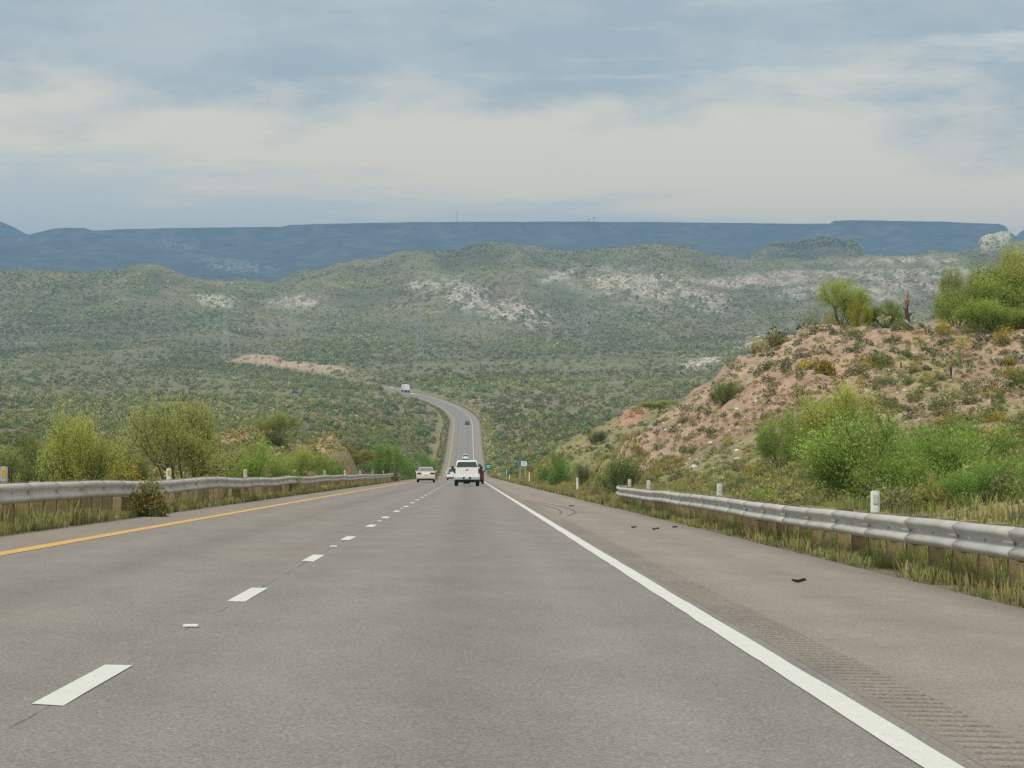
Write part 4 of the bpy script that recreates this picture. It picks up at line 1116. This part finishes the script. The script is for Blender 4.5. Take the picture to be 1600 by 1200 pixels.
# ---- what can be seen: per photo column, the running skyline
bins = np.arange(-220, 1840, 8.0)
elev = np.stack([np.interp(bins, GPX[j], GZ[j]) / max(gy[j], 5) for j in range(len(gy))])
elev[gy < 14] = -1
cm = np.maximum.accumulate(elev, 0); prev = np.vstack([np.full((1, len(bins)), -1.0), cm[:-1]])
gain = np.clip(elev - prev, 0, None) * F                      # photo pixels gained per cell
gain[gy < 22] = 0
def visible(x, y, h):
    px = PX0 + F * x / y; j = np.clip(np.searchsorted(gy, y) - 1, 0, len(gy) - 1); b = np.clip(np.round((px - bins[0]) / 8).astype(int), 0, len(bins) - 1)
    return (gz(x, y) + h) / y > prev[j, b]

def sample(n, ylo, yhi, wfun=None):
    jj = np.where((gy >= ylo) & (gy < yhi))[0]
    g_ = gain[jj] * 8.0
    if wfun is not None: g_ = g_ * wfun(gy[jj])[:, None]
    pflat = (g_ / g_.sum()).ravel(); c = RNG.choice(len(pflat), n, p=pflat)
    j = jj[c // len(bins)]; b = c % len(bins)
    jn = np.minimum(j + 1, len(gy) - 1)
    y = gy[j] + RNG.uniform(-.5, .5, n) * (gy[jn] - gy[np.maximum(j - 1, 0)]) / 2 * 1.3
    px = bins[b] + RNG.uniform(-4, 4, n)
    return (px - PX0) / F * y, y
def lateral(x, y):
    return (x - cx(y)) * np.cos(np.arctan(-np.clip(y - 1350, 0, None) / 3500))

# ---- shrubs close enough to be told apart
SPOTS = []                                    # x, y, width, height, kind
def ok_road(x, y, m): s = lateral(x, y); return (s > ER + m) | (s < EL - m - .8) | (y > 2500)
x, y = sample(1000, 100, 186)                  # the red cut
for a, b in zip(x, y):
    if a < 5.8 or (a < 0): continue
    SPOTS.append((a, b, RNG.choice([.35, .5, .65, .85, 1.1], p=[.22, .26, .26, .17, .09]), 'slope'))
x, y = sample(260, 50, 112)
for a, b in zip(x, y):
    if a > 6.4: SPOTS.append((a, b, RNG.uniform(.4, 1.0), 'foot'))
x, y = sample(330, 60, 345)
for a, b in zip(x, y):
    if a < -8.6: SPOTS.append((a, b, RNG.uniform(.6, 1.9), 'left'))
x, y = sample(120, 200, 345)
for a, b in zip(x, y):
    if a > 7.0: SPOTS.append((a, b, RNG.uniform(.6, 1.6), 'knoll'))
# keep some bare earth: thin the slope where the photo shows a clean face
keep = []
for (a, b, w_, k) in SPOTS:
    px = PX0 + F * a / b; py = PY0 - F * float(gz(a, b)) / b
    if k == 'slope':
        bare = px < 1180 and w_ > .4
        if bare and random.random() < .72: continue
        if 1180 <= px < 1330 and py > 560 and random.random() < .45: continue
        if px < 1000 and random.random() < .7: continue
    if not bool(visible(np.array([a]), np.array([b]), w_ * .5)[0]) or not -60 < px < 1660: continue
    keep.append((a, b, w_, k))
keep.sort(key=lambda q: -q[2] / q[1])
near_sh, over_sh = keep[:300], keep[300:]
TINT = {'slope': [(0.292, 0.293, 0.161), (0.223, 0.253, 0.105), (0.309, 0.269, 0.161), (0.206, 0.253, 0.086), (0.446, 0.374, 0.074), (0.257, 0.284, 0.155)],
        'foot': [(0.292, 0.309, 0.136), (0.240, 0.309, 0.093), (0.343, 0.325, 0.111), (0.275, 0.276, 0.148)], 'left': [(0.223, 0.253, 0.105), (0.275, 0.284, 0.123), (0.206, 0.244, 0.086), (0.326, 0.300, 0.093)],
        'knoll': [(0.223, 0.260, 0.093), (0.257, 0.276, 0.111), (0.292, 0.293, 0.099)]}
LAB = {'slope': ['grey-green tuft of scrub on the red cut slope', 'green shrub on the red cut slope', 'grey-brown dry shrub on the red cut slope', 'dark green shrub on the red cut slope', 'yellow-flowering low shrub on the red cut slope', 'pale sage shrub on the red cut slope'],
       'foot': ['grey-green shrub on the flat below the red slope', 'green shrub on the flat below the red slope', 'yellowish shrub on the flat below the red slope', 'dull grey shrub on the flat below the red slope'],
       'left': ['green shrub on the ground behind the guardrail by the yellow line', 'grey-green shrub behind the guardrail by the yellow line', 'dark green shrub behind the guardrail by the yellow line', 'yellowish shrub behind the guardrail by the yellow line'],
       'knoll': ['green shrub on the grassy knoll past the red hill', 'grey-green shrub on the grassy knoll past the red hill', 'yellow-green shrub on the grassy knoll past the red hill']}
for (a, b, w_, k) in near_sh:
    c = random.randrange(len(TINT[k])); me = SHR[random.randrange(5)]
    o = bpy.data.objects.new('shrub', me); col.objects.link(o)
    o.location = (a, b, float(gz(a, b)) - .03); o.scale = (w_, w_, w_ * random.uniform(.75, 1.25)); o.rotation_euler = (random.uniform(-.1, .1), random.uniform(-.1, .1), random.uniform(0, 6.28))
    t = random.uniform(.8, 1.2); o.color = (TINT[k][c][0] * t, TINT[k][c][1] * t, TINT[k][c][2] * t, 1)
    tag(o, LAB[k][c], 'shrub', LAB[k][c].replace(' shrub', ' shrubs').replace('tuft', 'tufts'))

# ---- scrub beyond counting
def scrub_mass(name, x, y, wd, ht, tint, k, leafk, group_label):
    n = len(x); z = gz(x, y)
    d = unit(n * k).reshape(n, k, 3); d[..., 2] = np.abs(d[..., 2])
    rad = RNG.uniform(.25, 1, (n, k, 1)) ** .5
    off = d * rad * np.stack([wd / 2, wd / 2, ht], 1)[:, None]
    Cn = np.stack([x, y, z], 1)[:, None] + off
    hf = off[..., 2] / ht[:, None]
    cc = tint[:, None] * (.78 + .42 * hf[..., None]) * RNG.uniform(.7, 1.3, (n, k, 1))  # lower leaves darker: shade inside each shrub put into the colour
    v, f = diamonds(Cn.reshape(-1, 3), (np.repeat(wd, k) * leafk * RNG.uniform(.7, 1.4, n * k)), .7)
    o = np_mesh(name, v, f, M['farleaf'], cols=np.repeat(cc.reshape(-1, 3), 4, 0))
    return tag(o, kind='stuff')
PAL = np.array([(.205, .235, .11), (.225, .24, .14), (.18, .215, .095), (.245, .245, .115), (.20, .23, .135), (.23, .25, .10)]) * np.array([1.22, 1.16, 1.12])
def make_scrub(name, n, ylo, yhi, wlo, whi, hr, k, leafk, wfun=None, thin_rock=True, green=0.0):
    x, y = sample(n, ylo, yhi, wfun)
    m = ok_road(x, y, np.interp(y, [0, 400, 1000, 1400, 2600], [1.5, 2.5, 4.5, 5, 4]))
    m &= RNG.uniform(0, 1, n) < np.clip(.72 + 1.1 * fbm(x / 90, y / 260, 4, 67), .22, 1)
    pxx = PX0 + F * x / y
    m &= ~((pxx > 798) & (pxx < 836) & (y < 445)) & ~((x > 0) & (y < 352))
    if thin_rock:
        m &= RNG.uniform(0, 1, n) > fld(rk, x, y) * .72
        m &= RNG.uniform(0, 1, n) > np.clip(fld(bank, x, y) / 5, 0, 1) * (lateral(x, y) < 30) * .9
    x, y = x[m], y[m]; n = len(x)
    wd = RNG.uniform(0, 1, n) ** 1.7 * (whi - wlo) + wlo
    wd = wd * np.clip(1 + fbm(x / 60, y / 140, 3, 61) * .5, .55, 1.6)
    pt = PAL[RNG.integers(0, len(PAL), n)]
    big = fbm(x / 120, y / 300, 3, 63)
    pt = pt * (1 + .38 * big)[:, None] * np.interp(y, [1000, 3000, 4500], [1.0, 1.15, 1.25])[:, None]
    pt = pt * np.where(y > 2700, .80 + .34 * np.clip(fld(rid, x, y), 0, 1), 1.0)[:, None] * RNG.uniform(.75, 1.25, (n, 1))
    lush = RNG.uniform(0, 1, n) < green
    pt[lush] = np.array([.15, .235, .085]) * RNG.uniform(.8, 1.3, (lush.sum(), 1))
    return scrub_mass(name, x, y, wd, wd * hr * RNG.uniform(.7, 1.3, n), pt, k, leafk, '')
make_scrub('desert_scrub', 1500, 300, 560, .6, 2.2, .62, 260, .10, green=.14)
make_scrub('desert_scrub', 3400, 540, 1050, .7, 2.9, .62, 100, .16, green=.16)
make_scrub('desert_scrub', 6800, 1000, 2000, 1.1, 4.4, .62, 60, .21, green=.12)
make_scrub('desert_scrub', 15000, 1900, 3050, 1.3, 4.6, .6, 36, .27, green=.07)
n_ = 900; yr = RNG.uniform(1860, 2570, n_); sr = -8.5 - RNG.uniform(0, 1, n_) ** 1.6 * 30
q = road_pt(sr, yr); wr_ = RNG.uniform(2.2, 4.8, n_)
scrub_mass('desert_scrub', q[:, 0], q[:, 1], wr_, wr_ * RNG.uniform(.55, .9, n_), PAL[RNG.integers(0, 6, n_)] * RNG.uniform(.8, 1.2, (n_, 1)), 60, .2, '')
make_scrub('hill_scrub', 40000, 2900, 5000, 1.3, 4.6, .6, 16, .40)
make_scrub('hill_scrub', 1600, 5000, 6800, 2.5, 6, .6, 14, .42)
# small undergrowth on the near ground, and the shrubs past the counted ones
xs_, ys_ = sample(9500, 60, 345)
m = ok_road(xs_, ys_, 1.6) & ~((xs_ > 6) & (ys_ > 118) & (ys_ < 188) & (RNG.uniform(0, 1, len(xs_)) < .45))
xs_, ys_ = xs_[m], ys_[m]; n = len(xs_); wd = RNG.uniform(.15, .55, n)
wd = np.where((xs_ > 0) & (ys_ > 110) & (ys_ < 190), wd * .75, wd); wd = np.where((xs_ < 0) & (ys_ > 150), wd * 1.9, wd)
pt = np.array([(.31, .30, .14), (.28, .31, .10), (.37, .33, .15), (.31, .29, .18)])[RNG.integers(0, 4, n)] * RNG.uniform(.7, 1.25, (n, 1))
if over_sh:
    xo = np.array([q[0] for q in over_sh]); yo = np.array([q[1] for q in over_sh]); wo_ = np.array([q[2] for q in over_sh])
    xs_ = np.concatenate([xs_, xo]); ys_ = np.concatenate([ys_, yo]); wd = np.concatenate([wd, wo_]); pt = np.concatenate([pt, np.tile([(.16, .175, .12)], (len(xo), 1))])
scrub_mass('undergrowth', xs_, ys_, wd, wd * .55, pt, 70, .16, '')

# ---- grass: along the pavement edges, under the rails and on the verge
def grass(name, P, hgt, colr, lean=.5, wdt=.02):
    n = len(P); a = RNG.uniform(0, 6.283, n); l = RNG.uniform(0, lean, n)
    tip = P + np.stack([np.cos(a) * l * hgt, np.sin(a) * l * hgt, hgt], 1)
    b = RNG.uniform(0, 6.283, n); wv = np.stack([np.cos(b), np.sin(b), 0 * b], 1) * (wdt * RNG.uniform(.6, 1.4, n))[:, None]
    mid = P * .45 + tip * .55 + np.array([0, 0, .04]) * hgt[:, None]
    v = np.stack([P - wv, P + wv, mid + wv * .6, tip, mid - wv * .6], 1).reshape(-1, 3)
    i = np.arange(n)[:, None] * 5
    f = np.concatenate([i + [0, 1, 2, 4], i + [4, 2, 3, 3]], 0)
    f3 = np.concatenate([i + [0, 1, 2], i + [0, 2, 4], i + [4, 2, 3]], 0)
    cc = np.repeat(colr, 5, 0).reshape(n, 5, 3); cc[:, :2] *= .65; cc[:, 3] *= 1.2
    return tag(np_mesh(name, v, f3, M['leaf'], cols=cc.reshape(-1, 3)), kind='stuff')
def tufts(n_t, per, s_lo, s_hi, y_lo, y_hi, ylog=True):
    y = np.exp(RNG.uniform(np.log(y_lo), np.log(y_hi), n_t)) if ylog else RNG.uniform(y_lo, y_hi, n_t)
    s = RNG.uniform(s_lo, s_hi, n_t)
    big = RNG.uniform(.4, 1.0, n_t) * (.6 + .8 * vnoise(y / 3.0, s, 71))
    y = np.repeat(y, per) + RNG.normal(size=n_t * per) * .10; s = np.repeat(s, per) + RNG.normal(size=n_t * per) * .09
    q = road_pt(s, y); z = gz(q[:, 0], q[:, 1]); z = np.where((s < ER) & (s > EL), q[:, 2], z)
    return np.stack([q[:, 0], q[:, 1], z - .01], 1), np.repeat(big, per), n_t
def gcol(n_t, per, pal):
    p_ = np.array(pal)[RNG.integers(0, len(pal), n_t)] * RNG.uniform(.75, 1.25, (n_t, 1))
    return np.repeat(p_, per, 0) * RNG.uniform(.8, 1.2, (n_t * per, 1))
GR = [(.33, .33, .14), (.39, .35, .16), (.25, .30, .11), (.42, .36, .19), (.28, .31, .14)]
P_, b_, n_ = tufts(650, 22, 4.95, 6.3, 25, 135); grass('verge_grass', P_, b_ * .26, gcol(n_, 22, GR), .6, .012)
P_, b_, n_ = tufts(1100, 22, 5.45, 6.4, 25, 135); grass('verge_grass', P_, b_ * .48, gcol(n_, 22, GR[2:] + [(.26, .33, .11)]), .5, .013)
P_, b_, n_ = tufts(900, 20, -8.4, -7.6, 46, 250); grass('verge_grass', P_, b_ * .62, gcol(n_, 20, GR), .5, .016)
P_, b_, n_ = tufts(1000, 20, -8.2, -7.0, 46, 330); grass('verge_grass', P_, b_ * .34, gcol(n_, 20, GR), .6, .016)
P_, b_, n_ = tufts(2600, 16, 4.86, 8.5, 110, 520); grass('verge_grass', P_, b_ * .34, gcol(n_, 16, [(.34, .30, .13), (.30, .28, .11), (.24, .25, .10), (.38, .32, .17)]), .7, .02)
P_, b_, n_ = tufts(1500, 14, 6.0, 14, 38, 125); grass('verge_grass', P_, b_ * .34, gcol(n_, 14, GR + [(.22, .22, .14)]), .7, .012)
P_, b_, n_ = tufts(1600, 12, 5.2, 11, 500, 1700, False); grass('verge_grass', P_, b_ * .7, gcol(n_, 12, [(.33, .32, .12), (.28, .30, .10)]), .7, .07)
P_, b_, n_ = tufts(1200, 12, -10, -7.4, 400, 1700, False); grass('verge_grass', P_, b_ * .7, gcol(n_, 12, [(.30, .27, .12), (.22, .24, .10)]), .7, .07)

# ---- stones on the red earth, pale boulders on the hills
def stones(name, x, y, sz, colr, flat=.7):
    n = len(x); z = gz(x, y)
    ico = bmesh.new(); bmesh.ops.create_icosphere(ico, subdivisions=1, radius=.5)
    V = np.array([v.co[:] for v in ico.verts]); Fc = np.array([[v.index for v in f.verts] for f in ico.faces]); ico.free()
    jit = 1 + RNG.uniform(-.3, .3, (n, len(V), 1))
    a = RNG.uniform(0, 6.28, n); ca, sa = np.cos(a), np.sin(a)
    el_ = RNG.uniform(.7, 1.5, (n, 1)); vx = V[None, :, 0] * el_; vy = V[None, :, 1] / el_
    P = np.stack([vx * ca[:, None] - vy * sa[:, None], vx * sa[:, None] + vy * ca[:, None], np.broadcast_to(V[None, :, 2] * flat, vx.shape)], -1) * jit * sz[:, None, None]
    P += np.stack([x, y, z + sz * flat * .12], 1)[:, None]
    f = (Fc[None] + np.arange(n)[:, None, None] * len(V)).reshape(-1, 3)
    return tag(np_mesh(name, P.reshape(-1, 3), f, M['rock'], cols=np.repeat(colr, len(V), 0)), kind='stuff')
x, y = sample(3000, 112, 186); m = (x > 6); x, y = x[m], y[m]; n = len(x)
pal = np.array([(.50, .38, .29), (.42, .27, .19), (.58, .50, .42), (.33, .20, .14), (.40, .33, .27)])
stones('gravel', x, y, RNG.uniform(0, 1, n) ** 4 * .24 + .04, pal[RNG.integers(0, 5, n)] * RNG.uniform(.8, 1.2, (n, 1)))
x, y = sample(60000, 2000, 5200); m = RNG.uniform(0, 1, len(x)) < np.clip(fld(rk, x, y) * fld(nr, x, y) * 1.5 - .25, 0, 1) * .5
x, y = x[m], y[m]; n = len(x)
stones('boulder_field', x, y, RNG.uniform(1.2, 4.2, n), np.array([(.54, .485, .39)]) * RNG.uniform(.65, 1.15, (n, 1)) + RNG.uniform(0, .03, (n, 3)), .8)
x, y = sample(9000, 2050, 2560); m = (fld(bank, x, y) > 1.5) & (lateral(x, y) < 26); x, y = x[m], y[m]; n = len(x)
if n: stones('gravel', x, y, RNG.uniform(.4, 1.5, n), np.array([(.55, .42, .32)]) * RNG.uniform(.7, 1.2, (n, 1)))
for i, (px, y, s_, lab) in enumerate([(1094, 124, .20, 'larger white rock at the foot of the red slope'), (1084, 130, .22, 'white rock just uphill of the larger white rock'), (1392, 116, .34, 'pink-grey rock beside the bushes at the foot of the slope')]):
    X, _, Z = place(px, y)
    bm = bmesh.new(); bmesh.ops.create_icosphere(bm, subdivisions=2, radius=.5)
    for v in bm.verts: v.co *= 1 + random.uniform(-.16, .16)
    o = bm_obj('rock', bm, principled('rock_face', [(.62, .60, .56), (.60, .58, .54), (.42, .36, .32)][i], .95, var=.2, vscale=5)); o.location = (X, y, Z + s_ * .2); o.scale = (s_ * 1.2, s_, s_ * .8)
    tag(o, lab, 'rock')

# ---- cacti
def saguaro(H_, arms):
    out_ = []
    def col_bm(path, r0):
        bm = bmesh.new(); n = 10; prev_ = None
        for i, (q, rr) in enumerate(path):
            ring = [bm.verts.new((q[0] + rr * r0 * (1 + .10 * (a % 2)) * math.cos(a * 2 * math.pi / n), q[1] + rr * r0 * (1 + .10 * (a % 2)) * math.sin(a * 2 * math.pi / n), q[2])) for a in range(n)]
            if prev_:
                for a in range(n): bm.faces.new((prev_[a], prev_[(a + 1) % n], ring[(a + 1) % n], ring[a]))
            prev_ = ring
        bm.faces.new(prev_)
        me = bpy.data.meshes.new('stem'); bmesh.ops.recalc_face_normals(bm, faces=bm.faces); bm.to_mesh(me); bm.free(); me.materials.append(M['cactus']); return me
    out_.append(('trunk', col_bm([((0, 0, -.1), .85), ((0, 0, H_ * .3), 1), ((0, 0, H_ * .75), 1.05), ((0, 0, H_ * .94), .85), ((0, 0, H_), .35)], H_ * .055)))
    for sd_, z0, up in arms:
        out_.append(('arm', col_bm([((sd_ * H_ * .03, 0, z0 * H_), .6), ((sd_ * H_ * .13, 0, (z0 + .02) * H_), .7), ((sd_ * H_ * .16, 0, (z0 + .10) * H_), .8), ((sd_ * H_ * .165, 0, (z0 + up * .8) * H_), .8), ((sd_ * H_ * .165, 0, (z0 + up) * H_), .3)], H_ * .045)))
    return out_
sag = [saguaro(1, [(1, .4, .35), (-1, .5, .28)]), saguaro(1, []), saguaro(1, [(1, .45, .3)])]
for i, (px, y, hpx, k) in enumerate([(1499, 152, 32, 1), (480, 640, 26, 0), (1053 - 630, 760, 24, 1), (585 // 2 + 50, 980, 22, 1), (636, 700, 28, 1), (660, 1250, 18, 2), (180, 820, 22, 1), (90, 1100, 17, 2), (520, 1300, 17, 1), (560, 900, 22, 1),
                                     (905, 1150, 18, 1), (955, 1400, 16, 0), (1020, 1600, 14, 1), (870, 1700, 14, 1), (1075, 1500, 15, 1), (300, 1500, 14, 1), (770, 2000, 13, 1), (700, 2200, 12, 1), (240, 1900, 13, 2), (610, 2400, 12, 1)]):
    X, _, Z = place(px, y); h = hpx * y / F
    r = empty('saguaro_cactus', (X, y, Z)); r.scale = (h, h, h); r.rotation_euler = (0, 0, random.uniform(0, 6.28))
    for nm, me in sag[k]: mesh_obj(nm, me, r).color = (1.1, 1.1, 1.2, 1)
    if i == 0: tag(r, 'short column cactus standing among shrubs on the red slope', 'cactus')
    else: tag(r, 'slender saguaro standing in the distant green desert scrub', 'cactus', 'saguaros scattered over the valley floor')
def cholla():
    bm = bmesh.new(); add_bar(bm, (0, 0, -.1), (.02, 0, .5), .06, 7, .05)
    me = bpy.data.meshes.new('trunk'); bm.to_mesh(me); bm.free(); me.materials.append(M['snag'])
    n = 700; cl = np.array([(0, 0, .75), (.2, .05, .62), (-.22, 0, .66), (.1, -.2, .8), (-.08, .16, .9), (.28, 0, .85), (-.3, .05, .82)])
    Cn = cl[RNG.integers(0, 7, n)] + unit(n) * RNG.uniform(0, .15, (n, 1))
    v, f = diamonds(Cn, RNG.uniform(.08, .14, n), .45)
    c = np_mesh('crown', v, f, M['leaf'], cols=np.repeat(np.array([(.60, .60, .40)]) * RNG.uniform(.6, 1.2, (n, 1)), 4, 0), obj=False)
    return me, c
ch = cholla()
for i, (px, y, hpx, lab) in enumerate([(1382, 170, 26, 'pale-topped cholla with dark trunk just under the hill crest'), (1504, 162, 18, 'small pale cholla below the dense hilltop tree'), (1408, 153, 20, 'pale cholla in the middle of the red slope'),
                                        (1486, 148, 32, 'bushy pale cholla beside the short column cactus'), (1272, 158, 14, 'small pale cholla above the yellow-green palo verde'), (1575, 145, 18, 'pale cholla near the column cactus toward the frame edge'), (1550, 138, 20, 'low pale cholla at the bottom of the slope')]):
    X, _, Z = place(px, y); h = hpx * y / F
    r = empty('cholla_cactus', (X, y, Z)); r.scale = (h, h, h); r.rotation_euler = (0, 0, i * 1.3)
    mesh_obj('trunk', ch[0], r); mesh_obj('crown', ch[1], r).color = (1, 1, 1, 1)
    tag(r, lab, 'cactus')

# dead trunk and bleached log on the crest
X, Y_, Z = place(1417, 173)
r = empty('dead_tree', (X, Y_, Z)); tag(r, 'dark dead trunk with reddish broken top on the hill crest', 'dead tree')
bm = bmesh.new(); add_bar(bm, (0, 0, -.2), (.05, 0, .55), .14, 7, .12); add_bar(bm, (.05, 0, .5), (-.03, .02, 1.15), .15, 7, .09); add_bar(bm, (-.03, .02, 1.1), (.02, 0, 1.5), .10, 6, .05); add_bar(bm, (.03, 0, .8), (.24, 0, 1.02), .07, 5, .05); add_bar(bm, (-.02, 0, 1.1), (-.2, 0, 1.3), .06, 5, .03); bm_obj('trunk', bm, M['snag'], r)
bm = bmesh.new()
for k in range(16):
    e = unit(1)[0]; a = (-.02, 0, 1.0 + .04 * k); add_bar(bm, a, (a[0] + e[0] * .22, e[1] * .22, a[2] + .3 + .4 * abs(e[2])), .03, 5, .02)
bm_obj('branches', bm, principled('reddish_dead_wood', (.34, .23, .18), .95, var=.3), r)
X, Y_, Z = place(1420, 166)
bm = bmesh.new(); add_bar(bm, (-.2, 0, .5), (.25, -.1, .08), .05, 7, .06); add_bar(bm, (.05, 0, .25), (.5, 0, .12), .035, 6, .02)
o = bm_obj('log', bm, M['deadwood']); o.location = (X, Y_, Z); tag(o, 'bleached fallen log leaning below the dark dead trunk', 'log')

# ------------------------------------------------------------------ power line in the valley, mast on the mesa
def lattice_tower(px, y, H_, label, rz=0.0):
    X, _, Z = place(px, y)
    r = empty('transmission_tower', (X, y, Z), (0, 0, rz)); tag(r, label, 'power pylon', 'lattice towers crossing the valley')
    bm = bmesh.new(); t = .085
    def wdt(z): return np.interp(z, [0, H_ * .62, H_], [H_ * .085, H_ * .03, H_ * .025])
    zs = [0, .16, .30, .42, .53, .62, .72, .82, .92, 1.0]
    for a, b in zip(zs, zs[1:]):
        wa, wb = wdt(a * H_), wdt(b * H_); za, zb_ = a * H_, b * H_
        cs = [(1, 1), (-1, 1), (-1, -1), (1, -1)]
        for i in range(4):
            p0 = cs[i]; p1 = cs[(i + 1) % 4]
            add_bar(bm, (p0[0] * wa, p0[1] * wa, za), (p0[0] * wb, p0[1] * wb, zb_), t, 4)
            add_bar(bm, (p0[0] * wa, p0[1] * wa, za), (p1[0] * wb, p1[1] * wb, zb_), t * .6, 4)
            add_bar(bm, (p1[0] * wa, p1[1] * wa, za), (p0[0] * wb, p0[1] * wb, zb_), t * .6, 4)
    bm_obj('lattice_mast', bm, M['lattice'], r)
    tips = []
    for zc, al in ((.66, .20), (.82, .17), (.97, .12)):
        bm = bmesh.new()
        for sx in (-1, 1):
            for sy in (-1, 1):
                ww = wdt(zc * H_); add_bar(bm, (sx * ww, sy * ww, zc * H_), (sx * al * H_, 0, (zc + .012) * H_), t * .7, 4); add_bar(bm, (sx * ww, sy * ww, (zc + .05) * H_), (sx * al * H_, 0, (zc + .012) * H_), t * .6, 4)
            tips.append(Vector((X + sx * al * H_ * math.cos(rz), y + sx * al * H_ * math.sin(rz), Z + (zc + .005) * H_)))
        bm_obj('cross_arm', bm, M['lattice'], r)
    return tips
t0 = lattice_tower(-260, 2500, 38, 'pale lattice tower at the western end of the visible cables', .35)
t1 = lattice_tower(352, 2480, 38, 'pale lattice tower above the end of the red road bank', .25)
t2 = lattice_tower(655, 2620, 40, 'pale lattice tower behind the far bend of the road', .2)
t3 = lattice_tower(915, 2900, 40, 'pale lattice tower low in the green valley past the far bend', .1)
t4 = lattice_tower(1290, 3200, 40, 'pale lattice tower at the eastern end of the cables behind the red hill', .1)
for A_, B_ in ((t0, t1), (t1, t2), (t2, t3), (t3, t4)):
    for a, b in zip(A_, B_):
        bm = bmesh.new(); pr = a; N_ = 14; sag_ = (b - a).length * .035
        for k in range(1, N_ + 1):
            t = k / N_; q = a.lerp(b, t) - Vector((0, 0, 4 * sag_ * t * (1 - t))); add_bar(bm, pr, q, .055, 4); pr = q
        tag(bm_obj('power_cable', bm, M['wire']), 'thin sagging power cable strung between the valley lattice towers', 'cable', 'power cables between the lattice towers')
X = (714 - PX0) / F * 11200; Z = float(gz(X, 11200))
bm = bmesh.new()
for sx, sy in ((1, 0), (-.5, .87), (-.5, -.87)): add_bar(bm, (sx * 1.2, sy * 1.2, -3), (sx * .6, sy * .6, 42), .5, 4)
for k in range(14): add_bar(bm, (1.1, 0, k * 3), (-.55, .9, k * 3 + 3), .25, 4)
o = bm_obj('radio_mast', bm, M['lattice']); o.location = (X, 11200, Z); tag(o, 'thin tall radio mast standing on the mesa rim', 'mast')
for i, (px, h, lab) in enumerate([(920, 14, 'short pale tower of the pair on the mesa rim, the lower one'), (928, 20, 'pale tower of the pair on the mesa rim, the higher one')]):
    X = (px - PX0) / F * 11150; Z = float(gz(X, 11150)); bm = bmesh.new()
    add_bar(bm, (0, 0, -3), (0, 0, h), 1.6, 6, .9); add_box(bm, (0, 0, h * .8), (7, 3, 5))
    o = bm_obj('tower', bm, M['lattice']); o.location = (X, 11150, Z); tag(o, lab, 'tower', 'pair of towers on the mesa rim')
